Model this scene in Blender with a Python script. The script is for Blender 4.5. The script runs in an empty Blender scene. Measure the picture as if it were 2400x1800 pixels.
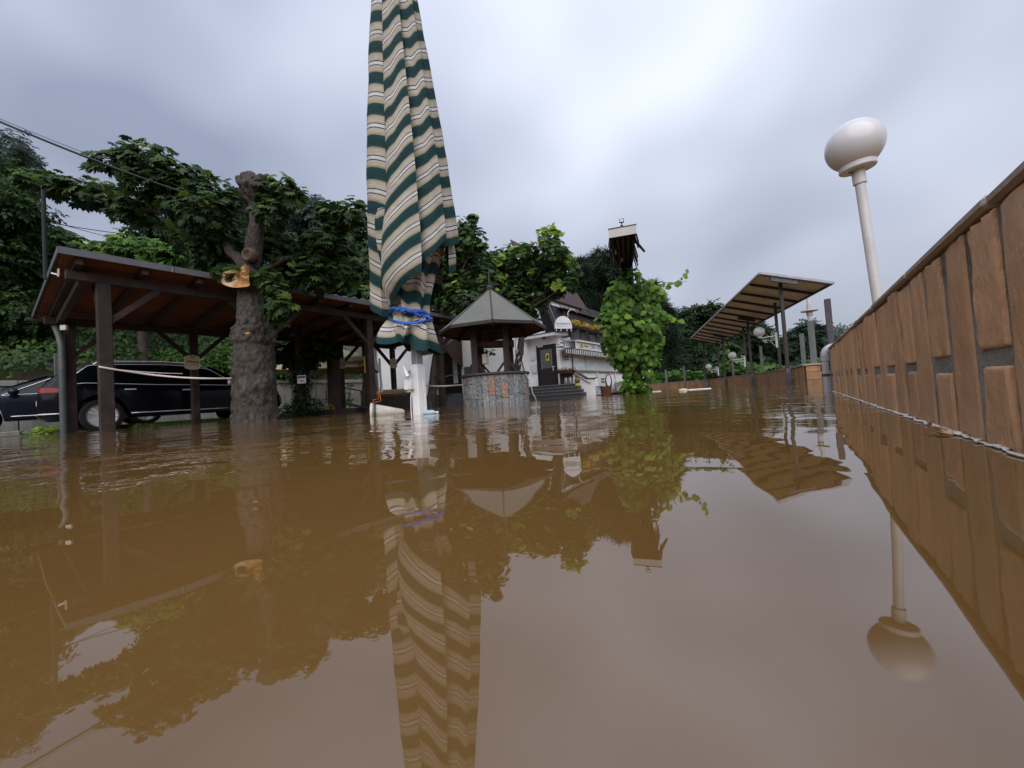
import bpy, bmesh, math, random
import numpy as np
from math import sin, cos, pi, radians, atan, tan, atan2
from mathutils import Vector, Matrix, Quaternion

random.seed(7); RNG = np.random.default_rng(7)
SC = bpy.context.scene
COL = SC.collection

# ------------------------------------------------------------------ camera
F = 930.0; YAW = radians(36.2); ROLL = atan(.0655); CAMH = .13
PITCH = atan(31.2*cos(ROLL)/F)
_f0 = Vector((-sin(YAW), cos(YAW), 0)); _r0 = Vector((cos(YAW), sin(YAW), 0)); _u0 = Vector((0, 0, 1))
FW = _f0*cos(PITCH)+_u0*sin(PITCH); _u1 = _u0*cos(PITCH)-_f0*sin(PITCH)
RT = _r0*cos(ROLL)-_u1*sin(ROLL); UP = _u1*cos(ROLL)+_r0*sin(ROLL)
CAMP = Vector((0, 0, CAMH))
cam = bpy.data.cameras.new('camera'); camo = bpy.data.objects.new('camera', cam); COL.objects.link(camo)
cam.sensor_width = 36; cam.sensor_fit = 'HORIZONTAL'; cam.lens = 36*F/2400
cam.clip_start = .02; cam.clip_end = 2000
camo.matrix_world = Matrix.Translation(CAMP) @ Matrix((RT, UP, -FW)).transposed().to_4x4()
SC.camera = camo
def ray(x, y): return FW+RT*((x-1200)/F)+UP*((900-y)/F)
def W(x, y, d): return CAMP+ray(x, y)*d          # a point of the place seen at (x, y), d metres ahead
def onX(x, y, X): r = ray(x, y); return CAMP+r*(X/r.x)
def onY(x, y, Y): r = ray(x, y); return CAMP+r*(Y/r.y)
def onZ(x, y, Z=0.): r = ray(x, y); return CAMP+r*((Z-CAMH)/r.z)

# ------------------------------------------------------------------ sky, sun, exposure
SUN_EL, SUN_AZ = radians(46), radians(152)        # azimuth measured from +Y towards +X
wd = bpy.data.worlds.new('World'); SC.world = wd; wd.use_nodes = True
nt = wd.node_tree; nt.nodes.clear()
N = nt.nodes.new; L = nt.links.new
out = N('ShaderNodeOutputWorld'); bg = N('ShaderNodeBackground'); sky = N('ShaderNodeTexSky')
sky.sky_type = 'NISHITA'; sky.sun_disc = False; sky.sun_elevation = SUN_EL; sky.sun_rotation = SUN_AZ
sky.air_density = 1.5; sky.dust_density = 4
tc = N('ShaderNodeTexCoord'); mp = N('ShaderNodeMapping'); mp.inputs['Scale'].default_value = (1, 1, 1.35)
mp.inputs['Rotation'].default_value = (.15, .1, .5); mp.inputs['Location'].default_value = (-4.8121, 4.3339, 5.5891)
n1 = N('ShaderNodeTexNoise'); n1.inputs['Scale'].default_value = 1.1; n1.inputs['Detail'].default_value = 3; n1.inputs['Roughness'].default_value = .45
n1.inputs['Distortion'].default_value = .1
cr = N('ShaderNodeValToRGB'); e = cr.color_ramp.elements
SKYS = .1
e[0].position = .34; e[0].color = (1.28, 1.46, 1.95, 1)
e[1].position = .66; e[1].color = (3.95, 4.15, 4.9, 1)
e2 = cr.color_ramp.elements.new(.5); e2.color = (2.6, 2.79, 3.38, 1)
mx = N('ShaderNodeMix'); mx.data_type = 'RGBA'; mx.inputs['Factor'].default_value = .93
L(tc.outputs['Generated'], mp.inputs['Vector']); L(mp.outputs['Vector'], n1.inputs['Vector']); L(n1.outputs['Fac'], cr.inputs['Fac'])
# an overcast sky grows brighter from the horizon to the zenith
sx_ = N('ShaderNodeSeparateXYZ'); L(tc.outputs['Generated'], sx_.inputs[0])
gr = N('ShaderNodeMapRange'); gr.inputs['From Min'].default_value = 0; gr.inputs['From Max'].default_value = 1; gr.inputs['To Min'].default_value = .84; gr.inputs['To Max'].default_value = 1.75; L(sx_.outputs['Z'], gr.inputs['Value'])
sc_ = N('ShaderNodeVectorMath'); sc_.operation = 'SCALE'; L(cr.outputs['Color'], sc_.inputs[0]); L(gr.outputs['Result'], sc_.inputs['Scale'])
L(sky.outputs['Color'], mx.inputs['A']); L(sc_.outputs[0], mx.inputs['B']); L(mx.outputs['Result'], bg.inputs['Color'])
bg.inputs['Strength'].default_value = SKYS; L(bg.outputs['Background'], out.inputs['Surface'])
sl = bpy.data.lights.new('sun', 'SUN'); sl.energy = 1.5; sl.angle = radians(80); sl.color = (1, .985, .965)
so = bpy.data.objects.new('sun', sl); COL.objects.link(so)
_sd = Vector((sin(SUN_AZ)*cos(SUN_EL), cos(SUN_AZ)*cos(SUN_EL), sin(SUN_EL)))
so.rotation_euler = _sd.to_track_quat('Z', 'Y').to_euler(); so.location = _sd*60
SC.view_settings.view_transform = 'Standard'; SC.view_settings.look = 'None'
SC.view_settings.exposure = 1.02; SC.view_settings.gamma = 1; SC.view_settings.use_curve_mapping = False
SC.render.engine = 'CYCLES'; SC.cycles.use_denoising = True
SC.cycles.max_bounces = 8; SC.cycles.transparent_max_bounces = 8; SC.cycles.caustics_reflective = False; SC.cycles.caustics_refractive = False

# ------------------------------------------------------------------ materials
MATS = {}
def srgb(r, g, b):
    f = lambda c: (c/255/12.92) if c/255 <= .04045 else ((c/255+.055)/1.055)**2.4
    return (f(r), f(g), f(b))
def mat(name, c1, c2=None, scale=6, rough=.8, bump=0, bscale=None, detail=6, metal=0, spec=.3, stretch=(1, 1, 1), dirt=None, dscale=1.2, transm=0, coat=0, rvar=0):
    """procedural material: two colours mixed by noise, optional dirt patches, bump from a second noise"""
    if name in MATS: return MATS[name]
    m = bpy.data.materials.new(name); m.use_nodes = True; t = m.node_tree
    b = t.nodes['Principled BSDF']
    N = t.nodes.new; L = t.links.new
    b.inputs['Roughness'].default_value = rough; b.inputs['Metallic'].default_value = metal
    b.inputs['Specular IOR Level'].default_value = spec; b.inputs['Coat Weight'].default_value = coat
    if transm: b.inputs['Transmission Weight'].default_value = transm
    tc = N('ShaderNodeTexCoord'); mp = N('ShaderNodeMapping'); mp.inputs['Scale'].default_value = stretch
    L(tc.outputs['Object'], mp.inputs['Vector'])
    oi = N('ShaderNodeObjectInfo'); va = N('ShaderNodeVectorMath'); va.operation = 'ADD'
    mul = N('ShaderNodeMath'); mul.operation = 'MULTIPLY'; mul.inputs[1].default_value = 37.
    L(oi.outputs['Random'], mul.inputs[0]); L(mp.outputs['Vector'], va.inputs[0]); L(mul.outputs[0], va.inputs[1])
    c2 = c2 or tuple(v*.8 for v in c1)
    n = N('ShaderNodeTexNoise'); n.inputs['Scale'].default_value = scale; n.inputs['Detail'].default_value = detail; n.inputs['Roughness'].default_value = .6
    L(va.outputs[0], n.inputs['Vector'])
    r = N('ShaderNodeValToRGB'); r.color_ramp.elements[0].position = .32; r.color_ramp.elements[1].position = .68
    r.color_ramp.elements[0].color = (*c2, 1); r.color_ramp.elements[1].color = (*c1, 1)
    L(n.outputs['Fac'], r.inputs['Fac']); last = r.outputs['Color']
    if dirt:
        n2 = N('ShaderNodeTexNoise'); n2.inputs['Scale'].default_value = dscale; n2.inputs['Detail'].default_value = 8; n2.inputs['Roughness'].default_value = .7
        L(va.outputs[0], n2.inputs['Vector'])
        r2 = N('ShaderNodeValToRGB'); r2.color_ramp.elements[0].position = .5; r2.color_ramp.elements[1].position = .72
        L(n2.outputs['Fac'], r2.inputs['Fac'])
        mx = N('ShaderNodeMix'); mx.data_type = 'RGBA'; L(r2.outputs['Color'], mx.inputs['Factor']); L(last, mx.inputs['A']); mx.inputs['B'].default_value = (*dirt, 1)
        last = mx.outputs['Result']
    if rvar:
        hs = N('ShaderNodeHueSaturation'); mr = N('ShaderNodeMapRange'); mr.inputs['To Min'].default_value = 1-rvar; mr.inputs['To Max'].default_value = 1+rvar
        L(oi.outputs['Random'], mr.inputs['Value']); L(mr.outputs['Result'], hs.inputs['Value']); L(last, hs.inputs['Color']); last = hs.outputs['Color']
    L(last, b.inputs['Base Color'])
    if bump:
        n3 = N('ShaderNodeTexNoise'); n3.inputs['Scale'].default_value = bscale or scale*3; n3.inputs['Detail'].default_value = 6; n3.inputs['Roughness'].default_value = .6
        L(va.outputs[0], n3.inputs['Vector'])
        bp = N('ShaderNodeBump'); bp.inputs['Strength'].default_value = 1; bp.inputs['Distance'].default_value = bump
        L(n3.outputs['Fac'], bp.inputs['Height']); L(bp.outputs['Normal'], b.inputs['Normal'])
    MATS[name] = m; return m

def leafmat(name, cols, trans=.35, rough=.5):
    """leaf colours picked by each leaf's own random value, some light passing through the blade"""
    if name in MATS: return MATS[name]
    m = bpy.data.materials.new(name); m.use_nodes = True; t = m.node_tree; t.nodes.clear()
    N = t.nodes.new; L = t.links.new
    o = N('ShaderNodeOutputMaterial'); at = N('ShaderNodeAttribute'); at.attribute_name = 'rnd'
    r = N('ShaderNodeValToRGB'); els = r.color_ramp.elements
    for i, c in enumerate(cols):
        if i < 2: el = els[i]; el.position = i/(len(cols)-1)
        else: el = els.new(i/(len(cols)-1))
        el.color = (*c, 1)
    for i, el in enumerate(sorted(els, key=lambda q: q.position)): el.color = (*cols[i], 1)
    b = N('ShaderNodeBsdfPrincipled'); b.inputs['Roughness'].default_value = rough; b.inputs['Specular IOR Level'].default_value = .22
    tr = N('ShaderNodeBsdfTranslucent'); mx = N('ShaderNodeMixShader'); mx.inputs[0].default_value = trans
    hs = N('ShaderNodeHueSaturation'); hs.inputs['Value'].default_value = 1.5; hs.inputs['Hue'].default_value = .485
    L(at.outputs['Fac'], r.inputs['Fac']); L(r.outputs['Color'], b.inputs['Base Color'])
    L(r.outputs['Color'], hs.inputs['Color']); L(hs.outputs['Color'], tr.inputs['Color'])
    L(b.outputs['BSDF'], mx.inputs[1]); L(tr.outputs['BSDF'], mx.inputs[2]); L(mx.outputs[0], o.inputs['Surface'])
    MATS[name] = m; return m

# ------------------------------------------------------------------ object helpers
ORG = {}
def V(*a): return Vector(a)
def setp(o, label=None, cat=None, group=None, kind=None):
    if label: o['label'] = label
    if cat: o['category'] = cat
    if group: o['group'] = group
    if kind: o['kind'] = kind
    return o
def thing(name, label, cat, loc=(0, 0, 0), group=None, rot=None):
    o = bpy.data.objects.new(name, None); o.empty_display_size = .2; COL.objects.link(o); o.location = loc
    if rot is not None: o.rotation_euler = rot
    ORG[o] = Vector(loc); return setp(o, label, cat, group)
def link(name, me, parent=None, local=False, loc=None):
    """link a mesh as an object; world coordinates unless local (then in its parent's frame)"""
    o = bpy.data.objects.new(name, me); COL.objects.link(o)
    if loc is not None: o.location = loc
    ORG[o] = Vector(loc) if loc is not None else Vector((0, 0, 0))
    if parent is not None:
        o.parent = parent
        if not local: o.matrix_parent_inverse = Matrix.Translation(-ORG[parent])
    return o

class MB:
    """collects faces and builds ONE mesh object"""
    def __init__(s): s.v = []; s.f = []; s.att = []
    def add(s, vs, fs):
        k = len(s.v); s.v += [tuple(v) for v in vs]; s.f += [tuple(i+k for i in f) for f in fs]; return s
    def box(s, a, b):
        x0, y0, z0 = (min(p, q) for p, q in zip(a, b)); x1, y1, z1 = (max(p, q) for p, q in zip(a, b))
        return s.add([(x0, y0, z0), (x1, y0, z0), (x1, y1, z0), (x0, y1, z0), (x0, y0, z1), (x1, y0, z1), (x1, y1, z1), (x0, y1, z1)],
                     [(3, 2, 1, 0), (4, 5, 6, 7), (0, 1, 5, 4), (1, 2, 6, 5), (2, 3, 7, 6), (3, 0, 4, 7)])
    def beam(s, p, q, w, h, up=(0, 0, 1)):
        p, q = Vector(p), Vector(q); d = (q-p).normalized(); up = Vector(up)
        if abs(d.dot(up)) > .99: up = Vector((1, 0, 0))
        sx = d.cross(up).normalized()*w/2; sy = sx.cross(d).normalized()*h/2
        return s.add([p-sx-sy, p+sx-sy, p+sx+sy, p-sx+sy, q-sx-sy, q+sx-sy, q+sx+sy, q-sx+sy],
                     [(3, 2, 1, 0), (4, 5, 6, 7), (0, 1, 5, 4), (1, 2, 6, 5), (2, 3, 7, 6), (3, 0, 4, 7)])
    def tube(s, pts, r, n=8, cap=True):
        pts = [Vector(p) for p in pts]; m = len(pts); rr = r if hasattr(r, '__len__') else [r]*m
        vs = []; fs = []; prev = None
        for i, p in enumerate(pts):
            d = (pts[min(i+1, m-1)]-pts[max(i-1, 0)]).normalized()
            if prev is None: a = d.orthogonal().normalized()
            else: a = (prev-d*prev.dot(d)).normalized()
            prev = a; b = d.cross(a)
            for k in range(n): t = 2*pi*k/n; vs.append(p+(a*cos(t)+b*sin(t))*rr[i])
        for i in range(m-1):
            for k in range(n): fs.append((i*n+k, i*n+(k+1) % n, (i+1)*n+(k+1) % n, (i+1)*n+k))
        if cap: fs += [tuple(reversed(range(n))), tuple((m-1)*n+k for k in range(n))]
        return s.add(vs, fs)
    def lathe(s, prof, c=(0, 0, 0), n=24, M=None):
        vs = []; fs = []; c = Vector(c); m = len(prof)
        for r, z in prof:
            for k in range(n):
                t = 2*pi*k/n; p = Vector((r*cos(t), r*sin(t), z)); vs.append(c+(M @ p if M else p))
        for i in range(m-1):
            for k in range(n): fs.append((i*n+k, i*n+(k+1) % n, (i+1)*n+(k+1) % n, (i+1)*n+k))
        if prof[0][0] > 1e-4: fs.append(tuple(reversed(range(n))))
        if prof[-1][0] > 1e-4: fs.append(tuple((m-1)*n+k for k in range(n)))
        return s.add(vs, fs)
    def prism(s, poly, off):
        """closed polygon (list of points) swept along the vector off"""
        poly = [Vector(p) for p in poly]; off = Vector(off); n = len(poly)
        return s.add(poly+[p+off for p in poly], [tuple(reversed(range(n))), tuple(range(n, 2*n))]+[(i, (i+1) % n, n+(i+1) % n, n+i) for i in range(n)])
    def grid(s, rows, closed=False):
        n = len(rows[0]); vs = [p for r in rows for p in r]; fs = []
        for i in range(len(rows)-1):
            for k in range(n if closed else n-1): fs.append((i*n+k, i*n+(k+1) % n, (i+1)*n+(k+1) % n, (i+1)*n+k))
        return s.add(vs, fs)
    def mesh(s, name, m=None, smooth=False, center=True, bevel=0, fix=True):
        c = Vector((0, 0, 0))
        if center and s.v:
            a = np.array([tuple(p) for p in s.v]); c = Vector(((a[:, 0].min()+a[:, 0].max())/2, (a[:, 1].min()+a[:, 1].max())/2, a[:, 2].min()))
        me = bpy.data.meshes.new(name); me.from_pydata([tuple(Vector(p)-c) for p in s.v], [], s.f)
        if fix or bevel:
            bm = bmesh.new(); bm.from_mesh(me)
            if bevel: bmesh.ops.bevel(bm, geom=[ed for ed in bm.edges if len(ed.link_faces) == 2 and ed.calc_face_angle(0) > .4], offset=bevel, segments=1, affect='EDGES', clamp_overlap=True)
            bmesh.ops.recalc_face_normals(bm, faces=bm.faces); bm.to_mesh(me); bm.free()
        if smooth:
            me.polygons.foreach_set('use_smooth', [True]*len(me.polygons))
            if smooth is not True:
                try: me.set_sharp_from_angle(angle=smooth)
                except Exception: pass
        if m: me.materials.append(m)
        return me, c
    def build(s, name, m=None, parent=None, smooth=False, local=False, bevel=0, **k):
        me, c = s.mesh(name, m, smooth, True, bevel, k.pop('fix', True)); o = link(name, me, parent, local, c)
        return setp(o, **k)
def copy_tree(o, parent=None):
    c = o.copy(); COL.objects.link(c); ORG[c] = ORG.get(o, Vector())
    if parent is not None: c.parent = parent
    for ch in list(o.children): copy_tree(ch, c)
    return c
def text(body, size, m, name='lettering', parent=None, loc=(0, 0, 0), right=(1, 0, 0), up=(0, 0, 1), align='CENTER', depth=.004, shear=0, sx=1):
    cu = bpy.data.curves.new(name, 'FONT'); cu.body = body; cu.size = size; cu.align_x = align; cu.align_y = 'CENTER'; cu.extrude = depth; cu.shear = shear
    r = Vector(right).normalized(); u = Vector(up); u = (u-r*u.dot(r)).normalized(); nn = r.cross(u)
    o = bpy.data.objects.new(name, cu); COL.objects.link(o); cu.materials.append(m)
    if parent is not None: o.parent = parent; o.matrix_parent_inverse = Matrix.Translation(-ORG[parent])
    R = Matrix((r*sx, u, nn)).transposed().to_4x4()
    me = bpy.data.meshes.new_from_object(o.evaluated_get(bpy.context.evaluated_depsgraph_get())); bpy.data.objects.remove(o)
    o = bpy.data.objects.new(name, me); COL.objects.link(o)
    if parent is not None: o.parent = parent; o.matrix_parent_inverse = Matrix.Translation(-ORG[parent])
    o.matrix_basis = Matrix.Translation(Vector(loc)) @ R; ORG[o] = Vector(loc); return o

# ------------------------------------------------------------------ foliage
def _leaf(kind):
    v = []; f = []
    if kind == 'palm':                                   # horse-chestnut leaf, seven leaflets from one point
        for i, a in enumerate((-100, -62, -30, 0, 30, 62, 100)):
            l = (.62, .85, .98, 1.05, .98, .85, .62)[i]; a = radians(a); k = len(v); d = (cos(a), sin(a)); p = (-sin(a), cos(a)); w = .19*l
            v += [(0, 0, 0), (d[0]*l*.66+p[0]*w, d[1]*l*.66+p[1]*w, -.10*l), (d[0]*l*.62, d[1]*l*.62, .02), (d[0]*l, d[1]*l, -.26*l), (d[0]*l*.66-p[0]*w, d[1]*l*.66-p[1]*w, -.10*l)]
            f += [(k, k+2, k+1), (k+1, k+2, k+3), (k, k+4, k+2), (k+4, k+3, k+2)]
    elif kind == 'vine':                                 # broad three-lobed leaf
        pr = [(0, 0), (-.10, .30), (.22, .52), (.42, .40), (.62, .46), (1., 0), (.62, -.46), (.42, -.40), (.22, -.52), (-.10, -.30)]
        v = [(x, y, -.28*abs(y)-.12*x*x) for x, y in pr]+[(.4, 0, .05)]
        f = [(10, (i+1) % 10, i) for i in range(10)]
    elif kind == 'oval':
        v = [(0, 0, 0), (.45, .3, -.06), (1, 0, -.12), (.45, -.3, -.06), (.5, 0, .06)]; f = [(0, 4, 1), (1, 4, 2), (0, 3, 4), (4, 3, 2)]
    elif kind == 'spray':                                # a twig with five small leaves
        for i, (bx, a) in enumerate(((.0, 55), (.15, -60), (.4, 45), (.5, -50), (.7, 0))):
            a = radians(a); k = len(v); d = (cos(a), sin(a)); p = (-sin(a), cos(a)); l = .48
            v += [(bx, 0, 0), (bx+d[0]*l*.5+p[0]*.15, d[1]*l*.5+p[1]*.15, .05), (bx+d[0]*l, d[1]*l, -.08), (bx+d[0]*l*.5-p[0]*.15, d[1]*l*.5-p[1]*.15, .05)]
            f += [(k, k+3, k+2, k+1)]
    elif kind == 'needle':
        for i in range(7):
            a = radians(-75+25*i); k = len(v); d = (cos(a), sin(a)); p = (-sin(a)*.06, cos(a)*.06); h = .3*sin(i*2.1)
            v += [(p[0], p[1], 0), (-p[0], -p[1], 0), (d[0], d[1], h)]; f += [(k, k+1, k+2)]
    elif kind == 'blade':
        v = [(0, .05, 0), (0, -.05, 0), (.5, .04, .35), (.5, -.04, .35), (1, 0, .5)]; f = [(0, 1, 3, 2), (2, 3, 4)]
    return np.array(v, float), f
LEAF = {k: _leaf(k) for k in ('palm', 'vine', 'oval', 'spray', 'needle', 'blade')}
def leaf_arrays(shape, P, Nn, S, ax=None, up=.3):
    """place one leaf of unit size at every P with blade normal near Nn"""
    lv, lf = LEAF[shape]; n = len(P)
    Z = Nn/np.linalg.norm(Nn, axis=1, keepdims=True)
    A = ax if ax is not None else RNG.normal(size=(n, 3))
    X = A-Z*np.sum(A*Z, 1, keepdims=True); X /= np.linalg.norm(X, axis=1, keepdims=True)+1e-9
    Y = np.cross(Z, X)
    pts = (X[:, None, :]*lv[None, :, 0, None]+Y[:, None, :]*lv[None, :, 1, None]+Z[:, None, :]*lv[None, :, 2, None])*S[:, None, None]+P[:, None, :]
    return pts
def leaves(name, shape, P, Nn, S, m, parent=None, ax=None, rnd=None, **k):
    lv, lf = LEAF[shape]; n = len(P); nv = len(lv)
    pts = leaf_arrays(shape, P, Nn, S, ax).reshape(-1, 3)
    c = pts.mean(0); c[2] = pts[:, 2].min()
    me = bpy.data.meshes.new(name)
    sizes = np.array([len(f) for f in lf]); idx = np.concatenate([np.array(f) for f in lf])
    loops = (idx[None, :]+np.arange(n)[:, None]*nv).ravel(); tot = np.tile(sizes, n); st = np.concatenate([[0], np.cumsum(tot)[:-1]])
    me.vertices.add(n*nv); me.vertices.foreach_set('co', (pts-c).astype(np.float32).ravel())
    me.loops.add(len(loops)); me.loops.foreach_set('vertex_index', loops.astype(np.int32))
    me.polygons.add(len(tot)); me.polygons.foreach_set('loop_start', st.astype(np.int32)); me.polygons.foreach_set('loop_total', tot.astype(np.int32))
    at = me.attributes.new('rnd', 'FLOAT', 'POINT'); r = RNG.random(n) if rnd is None else rnd
    at.data.foreach_set('value', np.repeat(r, nv).astype(np.float32))
    me.update(); me.validate(); me.materials.append(m)
    o = link(name, me, parent, False, Vector(c)); return setp(o, **k)
def unit(n):
    d = RNG.normal(size=(n, 3)); return d/np.linalg.norm(d, axis=1, keepdims=True)
def blobs_points(blobs, dens, shell=.55, jitter=.12, nmin=20):
    """points through ellipsoidal masses: blobs = (centre, radius or (rx,ry,rz)); dens = leaves per m2 of surface"""
    P = []; Nn = []
    for c, r in blobs:
        r = np.array([r, r, r*.9]) if not hasattr(r, '__len__') else np.array(r)
        n = max(nmin, int(dens*4*pi*np.mean(r)**2)); d = unit(n)
        q = RNG.random(n)**.45*(1-shell)+shell; q *= 1+RNG.normal(size=n)*jitter
        q *= 1+.22*np.sin(d[:, 0]*5+c[0]*3)*np.cos(d[:, 2]*4+c[2]*5)
        P.append(np.array(c)+d*r*q[:, None]); Nn.append(d)
    return np.concatenate(P), np.concatenate(Nn)
def crown(name, shape, blobs, dens, size, m, parent, drop=.5, tip=None, **k):
    """foliage mass of a tree: blades overlap like shingles, turned outwards and up"""
    P, D = blobs_points(blobs, dens); n = len(P)
    Nn = D*.55+np.array([0, 0, .75])+RNG.normal(size=(n, 3))*.33
    ax = D+np.array([0, 0, -drop])+RNG.normal(size=(n, 3))*.45
    S = size*RNG.uniform(.65, 1.2, n)
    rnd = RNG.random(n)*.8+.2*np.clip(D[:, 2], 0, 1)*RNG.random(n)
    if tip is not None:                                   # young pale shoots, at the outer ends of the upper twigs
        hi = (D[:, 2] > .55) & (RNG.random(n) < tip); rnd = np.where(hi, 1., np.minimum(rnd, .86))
    return leaves(name, shape, P, Nn, S, m, parent, ax, rnd, **k)
def px_blobs(lst, d, jit=.6):
    """masses of a crown seen at (x, y) with radius r pixels, about d metres ahead, set at varied depth"""
    o = []
    for q in lst:
        x, y, r = q[:3]; dd = q[3] if len(q) > 3 else d+random.uniform(-jit, jit); o.append((tuple(W(x, y, dd)), r*dd/F))
    return o
def limb(mb, pts, r0, r1, n=8, wob=.03):
    pts = [Vector(p) for p in pts]; m = []
    for i in range(len(pts)-1):
        for k in range(4): m.append(pts[i].lerp(pts[i+1], k/4)+Vector([random.uniform(-wob, wob) for _ in '123'])*(0 if i == 0 and k == 0 else 1))
    m.append(pts[-1]); mb.tube(m, [r0+(r1-r0)*i/(len(m)-1) for i in range(len(m))], n)
# ================================================================== THE SETTING
SS = lambda a, b, x: (lambda t: t*t*(3-2*t))(min(1, max(0, (x-a)/(b-a))))
def ground_h(X, Y):
    h = -.45
    e = -12.05+.12*sin(Y*2.1)+.08*sin(Y*5.3)
    if Y > 5: e = -11.6+.15*sin(Y*3)
    bank = SS(e+.25, e-.75, X)*.47+SS(-13.2, -14.5, X)*.06
    if Y < 40: h += bank
    if X < -18.3: h = max(h, 1.3+(-18.3-X)*.62 if X > -34 else 11+(-34-X)*.1)
    # land behind the river-side terrace wall
    w = -.3-(Y-11)*.3
    if Y > 11 and X > w+1.0 and X > -9: h = max(h, -.45+.75*SS(0, 1.5, X-w-1.0))
    if Y > 33: h = max(h, -.45+1.0*SS(33, 36, Y))
    if X > 6 and Y < 11: h = -1.5
    return h
xs = sorted(set([-400, -250, -150, -100, -80, -60, -50, -42, -38, -34]+[-30+i*1. for i in range(11)]+[-19.5+i*.3 for i in range(30)]+[-10.5+i*.75 for i in range(30)]+[14, 18, 25, 40, 60, 100, 160, 250, 400]))
ys = sorted(set([-300, -150, -80, -50, -30, -20, -15, -10, -7, -5]+[-3+i*.4 for i in range(50)]+[17.5+i*1.5 for i in range(20)]+[50, 60, 80, 120, 180, 250, 400, 700]))
M_soil = mat('soil', (.075, .06, .04), (.04, .045, .02), scale=3, bump=.02, bscale=20, dirt=(.04, .06, .02))
g = MB().grid([[(x, y, ground_h(x, y)) for y in ys] for x in xs]).build('ground', M_soil, smooth=True, kind='structure')

# flood water: muddy, nearly still close to the lens, ruffled further out
m = bpy.data.materials.new('flood_water'); m.use_nodes = True; t = m.node_tree; N = t.nodes.new; L = t.links.new; b = t.nodes['Principled BSDF']
b.inputs['Roughness'].default_value = .015; b.inputs['IOR'].default_value = 1.9; b.inputs['Specular IOR Level'].default_value = .5
tc = N('ShaderNodeTexCoord'); nz = N('ShaderNodeTexNoise'); nz.inputs['Scale'].default_value = .8; nz.inputs['Detail'].default_value = 5
L(tc.outputs['Object'], nz.inputs['Vector']); cr = N('ShaderNodeValToRGB')
cr.color_ramp.elements[0].position = .3; cr.color_ramp.elements[1].position = .7
cr.color_ramp.elements[0].color = (.122, .065, .019, 1); cr.color_ramp.elements[1].color = (.150, .081, .025, 1)
L(nz.outputs['Fac'], cr.inputs['Fac']); L(cr.outputs['Color'], b.inputs['Base Color'])
def wave(scale, amp, stretch, rot, mask=None, detail=2.):
    mp = N('ShaderNodeMapping'); mp.inputs['Scale'].default_value = stretch; mp.inputs['Rotation'].default_value = (0, 0, rot)
    L(tc.outputs['Object'], mp.inputs['Vector']); n = N('ShaderNodeTexNoise'); n.inputs['Scale'].default_value = scale; n.inputs['Detail'].default_value = detail; n.inputs['Roughness'].default_value = .45
    L(mp.outputs['Vector'], n.inputs['Vector']); mu = N('ShaderNodeMath'); mu.operation = 'MULTIPLY'; mu.inputs[1].default_value = amp; L(n.outputs['Fac'], mu.inputs[0])
    if mask is None: return mu.outputs[0]
    m2 = N('ShaderNodeMath'); m2.operation = 'MULTIPLY'; L(mu.outputs[0], m2.inputs[0]); L(mask, m2.inputs[1]); return m2.outputs[0]
# ruffled patches: where the breeze reaches between the posts, a few metres out
pn = N('ShaderNodeTexNoise'); pn.inputs['Scale'].default_value = .45; pn.inputs['Detail'].default_value = 3; L(tc.outputs['Object'], pn.inputs['Vector'])
pr = N('ShaderNodeMapRange'); pr.inputs['From Min'].default_value = .42; pr.inputs['From Max'].default_value = .62; L(pn.outputs['Fac'], pr.inputs['Value'])
gd = N('ShaderNodeVectorMath'); gd.operation = 'LENGTH'; L(tc.outputs['Object'], gd.inputs[0])
dr = N('ShaderNodeMapRange'); dr.inputs['From Min'].default_value = .7; dr.inputs['From Max'].default_value = 2.4; dr.inputs['To Min'].default_value = .05; L(gd.outputs['Value'], dr.inputs['Value'])
mm = N('ShaderNodeMath'); mm.operation = 'MULTIPLY_ADD'; L(pr.outputs['Result'], mm.inputs[0]); mm.inputs[1].default_value = .75; mm.inputs[2].default_value = .25
mk = N('ShaderNodeMath'); mk.operation = 'MULTIPLY'; L(mm.outputs[0], mk.inputs[0]); L(dr.outputs['Result'], mk.inputs[1])
terms = [wave(1.1, .026, (1, 1, 1), .3, dr.outputs['Result']), wave(2.2, .0028, (1, 1.3, 1), .9), wave(2.6, .013, (1, 1.4, 1), .7, mk.outputs[0]), wave(6.0, .0065, (1, 1.6, 1), .6, mk.outputs[0]), wave(16., .0014, (1, 1.5, 1), 1.2, mk.outputs[0])]
s = terms[0]
for q in terms[1:]:
    a = N('ShaderNodeMath'); a.operation = 'ADD'; L(s, a.inputs[0]); L(q, a.inputs[1]); s = a.outputs[0]
bp = N('ShaderNodeBump'); bp.inputs['Distance'].default_value = 1; bp.inputs['Strength'].default_value = 1; L(s, bp.inputs['Height']); L(bp.outputs['Normal'], b.inputs['Normal'])
wt = MB().add([(-60, -60, 0), (160, -60, 0), (160, 60, 0), (-60, 60, 0)], [(0, 1, 2, 3)])
me, _ = wt.mesh('flood_water', m, center=False); link('flood_water', me)['kind'] = 'structure'

M_asph = mat('asphalt', (.11, .11, .115), (.07, .07, .075), scale=12, bump=.004, bscale=120)
M_kerb = mat('kerb_stone', (.26, .255, .24), (.17, .165, .155), scale=9, bump=.004, bscale=60, dirt=(.08, .07, .05))
pv = MB().box((-18.0, -14, -.3), (-13.14, .62, .10)).build('pavement', M_asph, kind='structure')
for i in range(14):
    y0 = -13.4+i*1.0
    MB().box((-13.14, y0+.006, -.3), (-12.99+random.uniform(-.004, .004), y0+.994, .104)).build('kerb_stone', M_kerb, pv, bevel=.015)

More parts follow.
